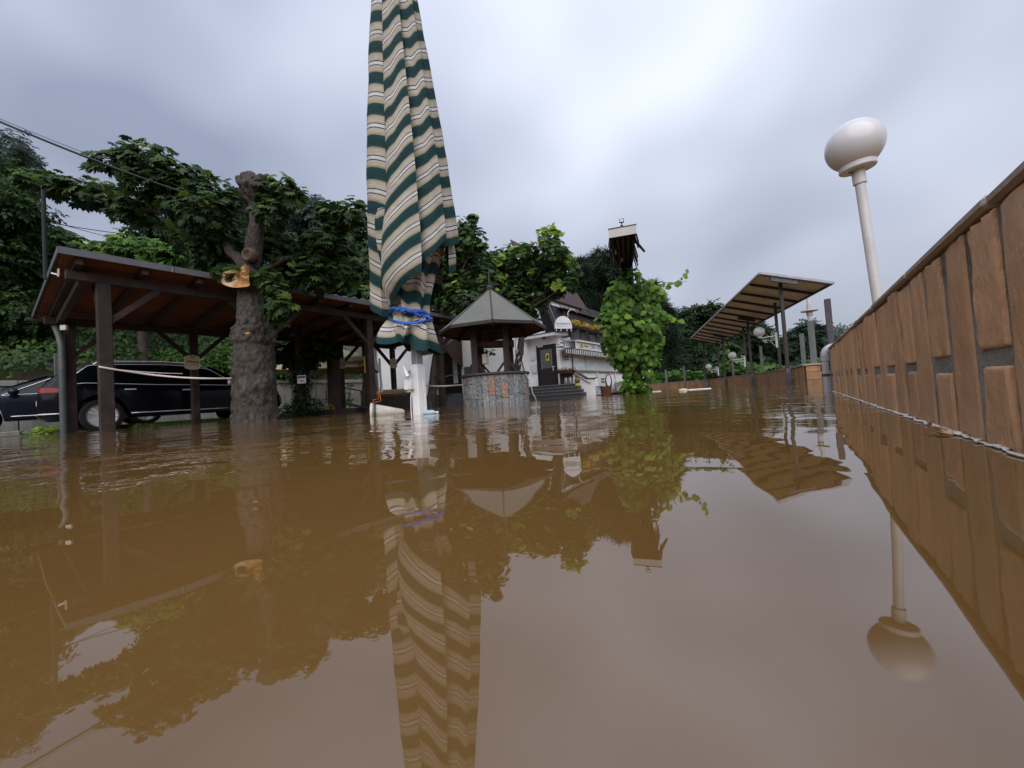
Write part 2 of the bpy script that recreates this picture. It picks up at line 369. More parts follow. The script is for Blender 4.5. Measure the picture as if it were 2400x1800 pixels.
# ================================================================== NEAR TILED WALL (right)
def wall_x(Y): return .256-.0115*Y
M_tile = mat('clinker_tile', (.56, .325, .18), (.40, .215, .11), scale=9, rough=.55, bump=.010, bscale=30, spec=.4, dirt=(.34, .22, .135), dscale=3, rvar=.16, stretch=(1, 1, .4))
M_tilewet = mat('clinker_tile_wet', (.20, .105, .045), (.13, .068, .03), scale=8, rough=.25, bump=.004, bscale=26, spec=.5, rvar=.12)
M_mortar = mat('mortar', (.26, .245, .225), (.15, .14, .12), scale=18, bump=.004, bscale=90, dirt=(.05, .035, .02), dscale=4)
M_cop = mat('coping_stone', (.38, .31, .275), (.29, .235, .205), scale=6, bump=.003, bscale=70, dirt=(.15, .12, .1), dscale=3, rvar=.08)
Y0w, Y1w = -1.3, 4.5
wall = thing('garden_wall', 'low wall of brown upright clinker tiles running along the right edge of the flood', 'wall', (.4, 2, 0))
MB().prism([(wall_x(Y0w)+.006, Y0w, -.45), (wall_x(Y1w)+.006, Y1w, -.45), (wall_x(Y1w)+.27, Y1w, -.45), (wall_x(Y0w)+.27, Y0w, -.45)], (0, 0, .815)).build('wall_core', M_mortar, wall)
def rough_tile(w, h, th=.0055, seed=0):
    """a hand-struck tile: a plate with rounded, chipped edges and a combed, uneven face"""
    r = random.Random(seed); us = [0, .012, .035, .08, .3, .5, .7, .92, .965, .988, 1]; vs_ = [0, .004, .012, .03]+[.03+.94*q/14 for q in range(1, 14)]+[.97, .988, .996, 1]; nx, nz = len(us)-1, len(vs_)-1; b = []
    for j in range(nz+1):
        row = []
        for i in range(nx+1):
            u = us[i]; v = vs_[j]
            ed = min(u, 1-u)*w; ez = min(v, 1-v)*h
            d = th-.004*max(0, 1-ed/.004)**2-.004*max(0, 1-ez/.004)**2
            d += .0018*sin(u*17+v*6+seed)*(.4+v)+r.uniform(-.0011, .0011)
            row.append((-d, (u-.5)*w+r.uniform(-.0008, .0008), v*h))
        b.append(row)
    q = MB().grid(b); n = nx+1; m_ = nz+1
    rim = [j*n for j in range(m_)]+[nz*n+i for i in range(1, n)]+[j*n+nx for j in range(nz-1, -1, -1)]+[i for i in range(nx-1, 0, -1)]
    k = len(q.v); q.v += [(.004, q.v[i][1], q.v[i][2]) for i in rim]
    L_ = len(rim); q.f += [(rim[i], rim[(i+1) % L_], k+(i+1) % L_, k+i) for i in range(L_)]
    return q
tile_long = [rough_tile(.113, .594, seed=i).mesh('tile', M_tile, smooth=radians(50), center=False)[0] for i in range(4)]
tile_up = [rough_tile(.113, .208, seed=i+9).mesh('tile', M_tile, smooth=radians(50), center=False)[0] for i in range(4)]
tile_low = [rough_tile(.113, .37, seed=i+19).mesh('tile', M_tile, smooth=radians(50), center=False)[0] for i in range(4)]
pit = .1405; n = int((Y1w-Y0w)/pit); aw = -.0115
for i in range(n):
    yc = .898-.0705+pit*(i-int((.9-Y0w)/pit)+1)+random.uniform(-.003, .003)
    if not (Y0w+.06 < yc < Y1w-.05): continue
    k = (i-int((.9-Y0w)/pit)) % 2
    lst = [(tile_long, -.229+random.uniform(-.004, .004))] if k == 1 else [(tile_up, .157+random.uniform(-.006, .006)), (tile_low, -.245+random.uniform(-.004, .004))]
    for ms, z in lst:
        o = link('tile', random.choice(ms), wall, False, Vector((wall_x(yc)+.006+random.uniform(-.0015, .0015), yc, z)))
        o.rotation_euler = (random.uniform(-.008, .008), random.uniform(-.006, .006), .0115+random.uniform(-.012, .012))
        if k == 0 and ms is tile_low: o.location.z = z+.37-.37
ys_c = [-1.32, -.75, -.2, .36, .912, 1.45, 2.03, 2.6, 3.24, 3.85, 4.52]
for a, b_ in zip(ys_c, ys_c[1:]):
    xa, xb = wall_x(a)-.006, wall_x(b_)-.006; dz = random.uniform(-.002, .003); g_ = .005
    MB().prism([(xa, a+g_, .368+dz), (xa+.3, a+g_, .368+dz), (xb+.3, b_-g_, .368+dz), (xb, b_-g_, .368+dz)], (0, 0, .021)).build('coping', M_cop, wall, bevel=.006)
# scum and froth gathered along the foot of the wall
M_foam = mat('froth', (.78, .74, .70), (.58, .52, .46), scale=30, rough=.6, bump=.002, bscale=160)
fo = MB()
y = .55
while y < 4.45:
    l = random.uniform(.02, .07); w = random.uniform(.0022, .0055)*(1 if random.random() < .8 else 1.8)
    xx = wall_x(y)-.004-random.uniform(.0, .006); a = random.uniform(-.25, .25)
    pts = [(xx+cos(t)*w*random.uniform(.6, 1.2)+sin(t)*l/2*sin(a), y+sin(t)*l/2*random.uniform(.8, 1.1), .001+random.uniform(0, .0006)) for t in [2*pi*i/9 for i in range(9)]]
    fo.prism(pts, (0, 0, random.uniform(.0012, .004))); y += l*random.uniform(.4, .95)
fo.build('froth_line', M_foam, smooth=True, kind='stuff')
lf = thing('floating_leaves', 'clump of pale wilted leaves and froth afloat against the tiled wall', 'debris', (wall_x(1.16)-.02, 1.16, 0))
M_wilt = mat('wilted_leaf', (.55, .38, .24), (.42, .24, .13), scale=30, rough=.6, rvar=.3)
for i in range(7):
    yy = 1.13+i*.011; xx = wall_x(yy)-.02-random.uniform(0, .012); l = random.uniform(.02, .04); a = random.uniform(-1.2, -.5)
    d = Vector((cos(a), sin(a)*1.5, 0)).normalized()*l; p = Vector((d.y, -d.x, 0)).normalized()*l*.22; c = Vector((xx, yy, .003+.001*i))
    MB().prism([c-d*.5, c-p+Vector((0, 0, .003)), c+d*.5, c+p+Vector((0, 0, .004))], (0, 0, .0008)).build('leaf', M_wilt, lf)
# grey waste pipe at the end of the wall
M_pvc = mat('grey_plastic_pipe', (.36, .35, .37), (.31, .3, .32), scale=4, rough=.4, dirt=(.2, .18, .15))
px_, py_ = wall_x(4.55)-.034, 4.56
pipe = thing('drain_pipe', 'grey plastic drain pipe with a bend, rising at the far end of the tiled wall', 'pipe', (px_, py_, 0))
pts = [(px_, py_, -.4), (px_, py_, .33)]+[(px_+.07*(1-cos(t)), py_+.02*(1-cos(t)), .33+.07*sin(t)) for t in [pi/2*i/6 for i in range(1, 7)]]+[(px_+.25, py_+.07, .402)]
MB().tube(pts, .026, 14).build('pipe', M_pvc, pipe, smooth=radians(40))
MB().lathe([(.026, .27), (.031, .272), (.031, .33), (.026, .334)], (px_, py_, 0), 16).build('socket', M_pvc, pipe, smooth=radians(40))
MB().lathe([(.026, .135), (.031, .136), (.031, .155), (.026, .156)], (px_, py_, 0), 16).box((px_, py_-.012, .138), (px_+.09, py_+.012, .153)).build('pipe_clamp', mat('dark_metal', (.05, .05, .055), rough=.5), pipe)

# ------------------------------------------------------------------ globe lamp behind the wall
M_wpaint = mat('white_paint', (.58, .565, .57), (.51, .50, .50), scale=5, rough=.35, spec=.5, bump=.0004, bscale=150, dirt=(.42, .40, .385), dscale=2)
M_opal = mat('opal_plastic', (.56, .55, .565), (.52, .51, .525), scale=2, rough=.22, spec=.5)
lb = W(2058, 712, 2.62); lt = W(2010.5, 396, 2.62)
lamp = thing('globe_lamp', 'white globe lamp on a slightly leaning white post behind the tiled wall', 'street lamp', (lb.x, lb.y, 0))
ax = (lt-lb).normalized(); foot = lb-ax*(lb.z/ax.z)
MB().tube([foot, lt-ax*.07], .0275, 20).build('post', M_wpaint, lamp, smooth=radians(40))
Rl = ax.to_track_quat('Z', 'Y').to_matrix()
MB().lathe([(.029, -.10), (.036, -.099), (.036, -.012), (.031, -.006)], lt, 24, Rl).build('collar', M_wpaint, lamp, smooth=radians(30))
MB().lathe([(.03, -.012), (.093, -.006), (.098, .0), (.098, .03), (.09, .038)], lt, 32, Rl).build('gallery', M_wpaint, lamp, smooth=radians(30))
r = .158; prof = [(max(1e-5, r*sin(t)), .155-r*cos(t)) for t in [.62+(pi-.62)*i/28 for i in range(29)]]
MB().lathe(prof, lt, 48, Rl).build('globe', M_opal, lamp, smooth=True)
sc = lt-ax*.02
MB().tube([sc+Vector((-.03, -.02, 0)), sc+Vector((-.052, -.03, 0))], .003, 6).build('screw', mat('dark_metal', (.05, .05, .055)), lamp)

# ================================================================== FAR TERRACE WALL AND SHELTER (right, middle distance)
NL = W(1781.6, 639, 10.5); _a = radians(17.3-36.2); SD = Vector((sin(_a), cos(_a), 0)); SP = Vector((cos(_a), -sin(_a), 0)); SWD, SDR, SLN = 1.58, .5, 14.3
def sh(t, u, z=None):
    q = NL+SD*t+SP*(u*SWD)
    return Vector((q.x, q.y, NL.z-u*SDR if z is None else z))
_p = W(1906, 900, 8.85); wc = [Vector((_p.x, _p.y, 0)), sh(.43, .53, 0), sh(2.6, .67, 0), sh(5.5, .79, 0), sh(7.6, .82, 0), sh(10.7, .80, 0), sh(12.9, .75, 0), sh(16.2, .55, 0), Vector((-8.6, 29.6, 0)), Vector((-11, 31, 0)), Vector((-16, 32, 0))]
M_ftile = mat('terrace_wall_tile', (.36, .20, .105), (.27, .15, .08), scale=5, rough=.7, bump=.006, bscale=30, dirt=(.14, .075, .04), dscale=2, rvar=.1, stretch=(1, 1, .4))
tw = thing('terrace_wall', 'low brown tiled wall curving behind the flooded terrace under the shelter', 'wall', (wc[0].x, wc[0].y, 0))
def offset_path(pts, d):
    o = []
    for i, p in enumerate(pts):
        t = (pts[min(i+1, len(pts)-1)]-pts[max(i-1, 0)]).normalized(); o.append(p+Vector((t.y, -t.x, 0))*d)
    return o
lf_, rt_ = offset_path(wc, -.12), offset_path(wc, .12)
k = len(wc)
MB().prism([(p.x, p.y, -.45) for p in lf_]+[(p.x, p.y, -.45) for p in reversed(rt_)], (0, 0, .86)).build('wall_core', M_mortar, tw)
l2 = offset_path(wc, -.135)
seg = 0
for i in range(k-1):                                       # upright tiles of the far wall, as far as they can be told apart
    a, b_ = l2[i], l2[i+1]; ln = (b_-a).length; m_ = int(ln/.142)
    mbs = MB()
    for j in range(m_):
        p = a.lerp(b_, (j+.06)/m_); q = a.lerp(b_, (j+.94)/m_); o_ = Vector((p.y-q.y, q.x-p.x, 0)).normalized()*.014*random.uniform(.7, 1.3)
        for z0, z1 in (((-.3, .15), (.162, .403)) if j % 2 else ((-.3, .403),)):
            mbs.prism([(p.x, p.y, z0), (q.x, q.y, z0), (q.x, q.y, z1), (p.x, p.y, z1)], o_)
    mbs.build('tile_course', M_ftile, tw, kind='stuff')
M_fcop = mat('terrace_coping', (.30, .285, .27), (.2, .19, .18), scale=4, bump=.004, bscale=40, dirt=(.12, .12, .09), rvar=.1)
lc, rc = offset_path(wc, -.17), offset_path(wc, .16)
for i in range(k-1):
    m_ = max(1, int((wc[i+1]-wc[i]).length/.6))
    for j in range(m_):
        f0, f1 = (j+.015)/m_, (j+.985)/m_
        P = [lc[i].lerp(lc[i+1], f0), lc[i].lerp(lc[i+1], f1), rc[i].lerp(rc[i+1], f1), rc[i].lerp(rc[i+1], f0)]
        MB().prism([(p.x, p.y, .412) for p in P], (0, 0, .035)).build('coping', M_fcop, tw)
pl = W(1909, 900, 8.75)
pil = thing('wall_pillar', 'squat brown tiled pillar with a pale cap where the terrace wall ends', 'pillar', (pl.x, pl.y, 0))
for j in range(3):
    z0 = (-.4, .085, .26)[j]; z1 = (.077, .252, .40)[j]
    MB().box((pl.x-.13, pl.y-.12, z0), (pl.x+.13, pl.y+.12, z1)).build('tile_course', M_ftile, pil, bevel=.008)
MB().box((pl.x-.118, pl.y-.108, -.4), (pl.x+.118, pl.y+.108, .398)).build('pillar_core', M_mortar, pil)
MB().box((pl.x-.16, pl.y-.15, .402), (pl.x+.16, pl.y+.15, .43)).build('cap', M_cop, pil, bevel=.006)

M_shp = mat('shelter_panel', (.66, .60, .55), (.58, .53, .48), scale=2.5, rough=.6, dirt=(.36, .3, .26), dscale=1.2, bump=.002, bscale=8)
M_brown = mat('brown_steel', (.032, .022, .02), (.022, .016, .015), scale=8, rough=.5, spec=.4)
M_edge = mat('grey_edge_metal', (.34, .34, .36), (.26, .26, .28), scale=5, rough=.45, metal=.3)
M_gsteel = mat('grey_steel', (.10, .10, .11), (.07, .07, .075), scale=7, rough=.5, dirt=(.16, .16, .16))
shl = thing('terrace_shelter', 'long tilted flat roof shelter on thin dark posts over the far terrace', 'shelter', (sh(7, .5, 0).x, sh(7, .5, 0).y, 0))
nb = 13; up_n = Vector((SP.x*SDR/SWD, SP.y*SDR/SWD, 1)).normalized()
for i in range(nb):
    t0, t1 = SLN*i/nb+.012, SLN*(i+1)/nb-.012
    P = [sh(t0, .015), sh(t1, .015), sh(t1, .985), sh(t0, .985)]
    MB().prism(P, up_n*.022).build('roof_panel', M_shp, shl)
for i in range(nb+1):
    t = min(max(SLN*i/nb, .03), SLN-.03)
    MB().beam(sh(t, .02)-up_n*.036, sh(t, .98)-up_n*.036, .055, .065, up_n).build('cross_bar', M_brown, shl)
for a, b_, mm_ in ((sh(0, 0), sh(SLN, 0), M_edge), (sh(0, 1), sh(SLN, 1), M_brown), (sh(0, 0), sh(0, 1), M_edge), (sh(SLN, 0), sh(SLN, 1), M_brown)):
    MB().beam(a-up_n*.01, b_-up_n*.01, .05, .06, up_n).build('edge_rail', mm_, shl)
for t, u, w_ in ((.06, .36, .5), (5.55, .62, .5), (10.7, .62, .5)):
    c = sh(t, u)-up_n*.11; d = (sh(t, 1)-sh(t, 0)).normalized()
    MB().beam(c-d*w_*.6, c+d*w_*.6, .09, .11, up_n).build('bracket', M_gsteel if t < 1 else M_brown, shl)
for t, u in ((.43, .36), (5.55, .62), (10.7, .66), (14.1, .42)):
    p = sh(t, u); MB().beam((p.x, p.y, -.45), (p.x, p.y, p.z-.07), .075, .075, SP).build('post', M_brown, shl)
    MB().beam((p.x, p.y, -.45), (p.x, p.y, .42), .10, .10, SP).box((p.x+.05, p.y-.03, .12), (p.x+.13, p.y+.03, .2)).build('post_foot', M_gsteel, shl)
M_scroll = mat('white_iron', (.66, .66, .66), (.55, .55, .55), scale=8, rough=.4)
def spiral(c, r0, turns, ex, ez, s=1, a0=0):
    return [Vector(c)+Vector(ex)*(cos(a0+s*2*pi*turns*i/22)*r0*(1-i/26))+Vector(ez)*(sin(a0+s*2*pi*turns*i/22)*r0*(1-i/26)) for i in range(23)]
for (t, u, zl, lab) in ((2.6, .67, 1.52, 'white globe on a scrolled white bracket, nearest of the shelter posts on the terrace wall'), (7.6, .82, 1.15, 'white globe on a scrolled white bracket, middle of the shelter posts on the terrace wall'), (12.9, .75, .95, 'white globe on a scrolled white bracket, farthest of the shelter posts on the terrace wall')):
    p = sh(t, u); q = Vector((p.x, p.y, .44))
    MB().beam(q, (p.x, p.y, p.z-.07), .07, .07, SP).build('post', M_brown, shl)
    ex = -SP*.9-SD*.25; ex.normalize(); ez = Vector((0, 0, 1)); zb = zl
    al = thing('bracket_lamp', lab, 'lamp', (p.x, p.y, zb), 'globe lamps on the shelter posts')
    s0 = Vector((p.x, p.y, zb))+ex*.045
    MB().box(s0-Vector((.03, .03, .36)), s0+Vector((.03, .03, .12))).build('back_plate', M_scroll, al)
    e0 = s0+ez*.02; e1 = s0+ex*.52-ez*.03
    MB().beam(e0, e1, .025, .03).build('arm', M_scroll, al)
    sc = MB()
    for c, r_, tn, s_, a0 in ((e0+ex*.09+ez*.09, .07, 1.2, 1, -1.5), (e0+ex*.10-ez*.10, .075, 1.3, -1, 1.5), (e0+ex*.36-ez*.17, .07, 1.3, 1, 0)): sc.tube(spiral(c, r_, tn, ex, ez, s_, a0), .0095, 5)
    sc.tube([e0+ex*.02-ez*.34, e0+ex*.12-ez*.26, e0+ex*.2-ez*.14, e0+ex*.28-ez*.12, e0+ex*.43-ez*.12], .0095, 5)
    sc.build('scrollwork', M_scroll, al, smooth=True)
    MB().lathe([(.035, 0), (.06, .02), (.06, .07), (.075, .08)], e1, 14).build('cup', M_scroll, al, smooth=radians(40))
    MB().lathe([(max(1e-5, .16*sin(t_)), .20-.16*cos(t_)) for t_ in [.45+(pi-.45)*i/16 for i in range(17)]], e1, 24).build('globe', M_opal, al, smooth=True)
# stakes and square posts standing behind the terrace wall
M_post = mat('weathered_post', (.13, .135, .135), (.08, .085, .085), scale=6, bump=.004, bscale=40, stretch=(1, 1, .2), dirt=(.2, .2, .19))
M_dpost = mat('dark_square_post', (.085, .075, .09), (.06, .05, .065), scale=8, bump=.003, bscale=50, dirt=(.14, .13, .14))
def stake(xt, yt, xb, d, w, m_, label, z0=.2):
    p = W(xt, yt, d); q = W(xb, 1009.8-.0655*xb, d)
    o = MB().prism([(p.x-w/2, p.y-w/2, 0), (p.x+w/2, p.y-w/2, 0), (p.x+w/2, p.y+w/2, 0), (p.x-w/2, p.y+w/2, 0)], (0, 0, p.z)).build('wooden_post', m_, bevel=.008, label=label, cat='post', group='posts behind the terrace wall'); return p
stake(1938.5, 701, 1952, 6.2, .082, M_dpost, 'tall dark square post standing just past the end of the tiled wall')
stake(1878, 782, 1886, 11.6, .115, M_post, 'grey square post in front of the round tree, beside the pillar')
for i, (xt, yt, xb, d, lab) in enumerate(((1560, 867, 1562, 27, 'short pale stake nearest the vine column'), (1602, 858, 1604, 25.5, 'second short stake from the vine column'), (1650, 857, 1652, 24, 'short stake below the farthest globe bracket'), (1716, 842, 1718, 21, 'stake between the farthest and middle bracket lamps'), (1782, 812, 1786, 17, 'stake between the middle and nearest bracket lamps'))):
    stake(xt, yt, xb, d, .1, M_post, lab)
q = W(1899, 752, 9.6); qx, qy = q.x, q.y
lp = thing('lamp_stump', 'grey post topped with a pale pipe and a round disc, the lamp head missing', 'lamp post', (qx, qy, 0))
MB().beam((qx, qy, .1), (qx, qy, q.z), .125, .125).build('post', M_post, lp)
M_pale = mat('pale_metal', (.5, .48, .47), (.38, .37, .36), scale=10, rough=.5, dirt=(.25, .24, .22))
MB().lathe([(.05, 0), (.05, .13), (.066, .135), (.066, .22), (.05, .225), (.05, .37), (.042, .375), (.042, .46), (.04, .465), (.04, .55)], q, 16).build('pipe_stub', M_pale, lp, smooth=radians(30))
MB().lathe([(.03, .225), (.17, .23), (.175, .245), (.17, .26), (.03, .265)], q, 24).build('disc', M_pale, lp, smooth=radians(30))
# white things adrift by the terrace wall
bd = onZ(1622, 913.5); dl = thing('floating_board', 'white slab of plastic adrift before the terrace wall, one end rounded', 'debris', (bd.x, bd.y, 0))
dd = Vector((cos(YAW), sin(YAW), 0)); M_wh = mat('white_plastic', (.7, .69, .66), (.6, .58, .52), scale=6, rough=.4)
MB().beam(bd-dd*.15, bd+dd*.55, .22, .045).build('slab', M_wh, dl, bevel=.015)
MB().lathe([(.02, -.03), (.13, -.02), (.15, .01), (.11, .045), (.02, .055)], bd-dd*.28, 14).build('rounded_end', mat('yellowed_plastic', (.6, .56, .42), (.5, .46, .34)), dl, smooth=True)
b2 = onZ(1528, 918.6); MB().beam(b2-dd*.3, b2+dd*.3, .16, .05).build('driftwood', M_wh, bevel=.01, label='pale strip of driftwood beside the foot of the vine column', cat='debris')
from mathutils import noise as mnoise
# ================================================================== FURLED PARASOL
def stripe_mat():
    m = bpy.data.materials.new('striped_canvas'); m.use_nodes = True; t = m.node_tree; N = t.nodes.new; L = t.links.new; b = t.nodes['Principled BSDF']
    b.inputs['Roughness'].default_value = .85; b.inputs['Specular IOR Level'].default_value = .15
    at = N('ShaderNodeAttribute'); at.attribute_name = 'stripe'
    tc = N('ShaderNodeTexCoord'); wn = N('ShaderNodeTexNoise'); wn.inputs['Scale'].default_value = 5; wn.inputs['Detail'].default_value = 3; L(tc.outputs['Object'], wn.inputs['Vector'])
    dv = N('ShaderNodeMath'); dv.operation = 'MULTIPLY'; dv.inputs[1].default_value = 1/.36; L(at.outputs['Fac'], dv.inputs[0])
    wj = N('ShaderNodeMath'); wj.operation = 'MULTIPLY_ADD'; L(wn.outputs['Fac'], wj.inputs[0]); wj.inputs[1].default_value = .02; L(dv.outputs[0], wj.inputs[2])
    fr = N('ShaderNodeMath'); fr.operation = 'FRACT'; L(wj.outputs[0], fr.inputs[0])
    cr = N('ShaderNodeValToRGB'); G = (.010, .036, .040); G2 = (.014, .046, .048); Bg = (.36, .30, .225); Cm = (.41, .375, .32); Wt = (.53, .525, .515); Dk = (.014, .017, .03)
    stops = [(0, G), (.235, G2), (.265, (.25, .24, .17)), (.30, Bg), (.40, Cm), (.456, Cm), (.462, Dk), (.487, Dk), (.493, Wt), (.586, Wt), (.592, Dk), (.617, Dk), (.623, Cm), (.74, Cm), (.83, Bg), (.862, (.25, .24, .17)), (.89, G2), (1, G)]
    els = cr.color_ramp.elements
    for i, (p, c) in enumerate(stops):
        e = els[i] if i < 2 else els.new(p)
        e.position = p; e.color = (*c, 1)
    for e, (p, c) in zip(sorted(els, key=lambda q: q.position), stops): e.color = (*c, 1)
    L(fr.outputs[0], cr.inputs['Fac'])
    # weft threads running with the stripes
    fl = N('ShaderNodeMath'); fl.operation = 'MULTIPLY'; fl.inputs[1].default_value = 120; L(at.outputs['Fac'], fl.inputs[0])
    n1 = N('ShaderNodeTexNoise'); n1.noise_dimensions = '1D'; n1.inputs['Scale'].default_value = 1; n1.inputs['Detail'].default_value = 2; L(fl.outputs[0], n1.inputs['W'])
    mr = N('ShaderNodeMapRange'); mr.inputs['From Min'].default_value = .3; mr.inputs['From Max'].default_value = .7; mr.inputs['To Min'].default_value = .70; mr.inputs['To Max'].default_value = 1.10; L(n1.outputs['Fac'], mr.inputs['Value'])
    st = N('ShaderNodeTexNoise'); st.inputs['Scale'].default_value = 2.3; st.inputs['Detail'].default_value = 8; st.inputs['Roughness'].default_value = .7; L(tc.outputs['Object'], st.inputs['Vector'])
    sr = N('ShaderNodeMapRange'); sr.inputs['From Min'].default_value = .3; sr.inputs['From Max'].default_value = .7; sr.inputs['To Min'].default_value = .84; sr.inputs['To Max'].default_value = 1.05; L(st.outputs['Fac'], sr.inputs['Value'])
    mu = N('ShaderNodeMath'); mu.operation = 'MULTIPLY'; L(mr.outputs['Result'], mu.inputs[0]); L(sr.outputs['Result'], mu.inputs[1])
    vm = N('ShaderNodeVectorMath'); vm.operation = 'SCALE'; L(cr.outputs['Color'], vm.inputs[0]); L(mu.outputs[0], vm.inputs['Scale'])
    L(vm.outputs[0], b.inputs['Base Color'])
    bn = N('ShaderNodeTexNoise'); bn.inputs['Scale'].default_value = 14; bn.inputs['Detail'].default_value = 5; L(tc.outputs['Object'], bn.inputs['Vector'])
    bp = N('ShaderNodeBump'); bp.inputs['Distance'].default_value = .012; L(bn.outputs['Fac'], bp.inputs['Height']); L(bp.outputs['Normal'], b.inputs['Normal'])
    return m
M_str = stripe_mat()
U0 = onZ(985, 972); EX, EY = _r0, -_f0
um = thing('parasol', 'tall furled parasol with green and cream stripes tied with blue straps, standing in the flood', 'parasol', (U0.x, U0.y, 0))
def ul(lx, ly, z): return Vector((U0.x, U0.y, 0))+EX*lx+EY*ly+Vector((0, 0, z))
def lerp_tab(z, tab):
    for (z0, a), (z1, b_) in zip(tab, tab[1:]):
        if z0 <= z <= z1: return a+(b_-a)*(z-z0)/(z1-z0)
    return tab[0][1] if z < tab[0][0] else tab[-1][1]
RT_ = [(1.1, .50), (1.87, .50), (2.87, .45), (4.37, .31), (4.87, .262), (6.2, .08)]
CXT = [(1.1, .02), (1.87, .045), (2.87, .03), (4.4, -.012), (4.87, -.015), (6.2, 0)]
def striped(name, grids, parent, closed=False):
    mb = MB(); att = []
    for rows, st in grids:
        mb.grid(rows, closed); att += [v for r in st for v in r]
    me, c = mb.mesh(name, M_str, smooth=radians(55), fix=False)
    a = me.attributes.new('stripe', 'FLOAT', 'POINT'); a.data.foreach_set('value', np.array(att, np.float32))
    return link(name, me, parent, False, c)
PLE = [(207, 121, 1.40, -.62, 1.), (121, 71, 1.13, .9, 0), (71, 37, 1.63, .62, 1.02), (37, 6, 1.83, .25, 1.05), (6, -48, 1.6, .5, 1.), (-48, -102, 1.45, .6, 1.), (-102, -153, 1.4, -.3, 1.)]
for i, (ta, tb, zh, sl_, f_) in enumerate(PLE):
    rows, st = [], []
    wide = abs(ta-tb)/50
    for j in range(61):
        tt = j/60; row, sv = [], []
        for k in range(23):
            s = min(1, k/18); ex = max(0, k-18)/4
            z0 = 6.2; wz = SS(3.6, 2.2, 6.2+(zh-6.2)*j/60); sw = (1-wz)*(.12*s+.88*SS(.42, .97, s))+wz*(.8*s+.2*SS(.4, 1, s)); sw = sw if sl_ > 0 else s**1.2
            amp = lambda z: (.13+.30*min(1, max(0, (4.9-z)/3.2)))*sl_
            hem = zh+amp(zh)*sw
            z = z0+(hem-z0)*tt
            v = z-zh-amp(z)*sw
            R = lerp_tab(z, RT_); ta_ = ta+(26*SS(2.7, 1.5, z) if i == 1 else 0); th = ta_+(tb+(40*SS(2.7, 1.4, z) if i == 0 else 0)-ta_)*s
            fac = .80+.25*s**.75
            if sl_ < 0: fac = .98+.05*sin(pi*s)-.20*s**3
            fac += .018*sin(3.1*z+s*5+i)*(1-tt*.3)*s+.03*sin(pi*s)*wide
            fac += .030*mnoise.noise(Vector((s*2.6+i*7, z*1.7, i)))+.016*mnoise.noise(Vector((s*6+i*3, z*4.2, 5)))
            if tt > .62: fac += .035*sin(9*s+i*2+z*2.2)*(tt-.62)*s
            if ex: th += 9*ex*(.5+ex*.5); fac -= .24*ex**1.5
            if f_ == 0:                                   # the middle panel runs down into the tie
                q = SS(1.55, 1.12, z); fac *= 1-.52*q; fac += .04*sin(s*17+z*6)*q
            cx = lerp_tab(z, CXT)-(.08*SS(1.6, 1.13, z) if f_ == 0 else 0)
            th = radians(th); row.append(ul(cx+R*fac*cos(th), R*fac*sin(th)*.85, z)); sv.append(v)
        rows.append(row); st.append(sv)
    striped('canopy_panel', [(rows, st)], um)
def per(t, tab):
    d = math.degrees(t) % 360; n_ = len(tab)
    for i in range(n_):
        a, b_ = tab[i], tab[(i+1) % n_]; hi = b_[0]+(360 if i == n_-1 else 0)
        if a[0] <= d <= hi: f = (d-a[0])/(hi-a[0]); f = f*f*(3-2*f); return a[1]+(b_[1]-a[1])*f
    return tab[0][1]
RSK = [(0, .31), (32, .33), (58, .20), (86, .35), (112, .21), (138, .30), (165, .40), (190, .34), (230, .24), (275, .32), (320, .25)]
HSK = [(0, .70), (32, .72), (58, .82), (86, .765), (112, .80), (138, .78), (165, .86), (190, .88), (230, .8), (275, .74), (320, .78)]
# gathered core between the panels, then the skirt under the strap
rows, st = [], []
for j in range(26):
    z = 2.3-(2.3-1.13)*j/25; row, sv = [], []
    for k in range(56):
        t = 2*pi*k/55; R = .36-.17*SS(2.2, 1.13, z); R *= 1+.16*sin(7*t+z*1.5)+.06*sin(15*t)
        row.append(ul(-.04*SS(2, 1.13, z)+R*cos(t), R*sin(t)*.85, z)); sv.append(z-1.02-.03*sin(7*t)+.12*cos(t-.5))
    rows.append(row); st.append(sv)
striped('canopy_core', [(rows, st)], um)
rows, st = [], []
for j in range(30):
    tt = j/29; row, sv = [], []
    for k in range(121):
        t = 2*pi*k/120; tw_ = t+.5*tt*sin(2*t)
        lobes = [(.0, .16), (1.25, .06), (1.9, .15), (2.95, .05), (3.9, .1), (5.1, .08)]
        hz = per(t, HSK)+.02*sin(9*t)
        z = 1.15+(hz-1.15)*tt
        fold = .22*sin(9*t+1+tt*2)*tt**.7+.12*sin(17*t)*(1-tt)+.09*sin(14*t+3*tt)
        R = (.185+(per(t, RSK)-.185)*tt**.85)*(1+fold*.6)
        cx = -.05-.03*tt
        row.append(ul(cx+R*cos(tw_)*1.03, R*sin(tw_)*.9, z+.02*sin(6*t)*tt)); sv.append((1-tt)*(.34+.05*sin(5*t+1)))
    rows.append(row); st.append(sv)
striped('canopy_skirt', [(rows, st)], um)
M_strap = mat('blue_webbing', (.03, .12, .52), (.02, .075, .36), scale=40, rough=.6, bump=.0008, bscale=300)
def ribbon(path, w, tilt=0):
    rows = []
    for i, p in enumerate(path):
        d = (path[min(i+1, len(path)-1)]-path[max(i-1, 0)]).normalized(); o = Vector((p.x-U0.x, p.y-U0.y, 0)).normalized()
        up = (Vector((0, 0, 1))+o*tilt*sin(i*.35)).normalized(); up = (up-d*up.dot(d)).normalized(); nn = up.cross(d)*.0015
        rows.append([p-up*w/2+nn, p+up*w/2+nn, p+up*w/2-nn, p-up*w/2-nn])
    return MB().grid(rows, True)
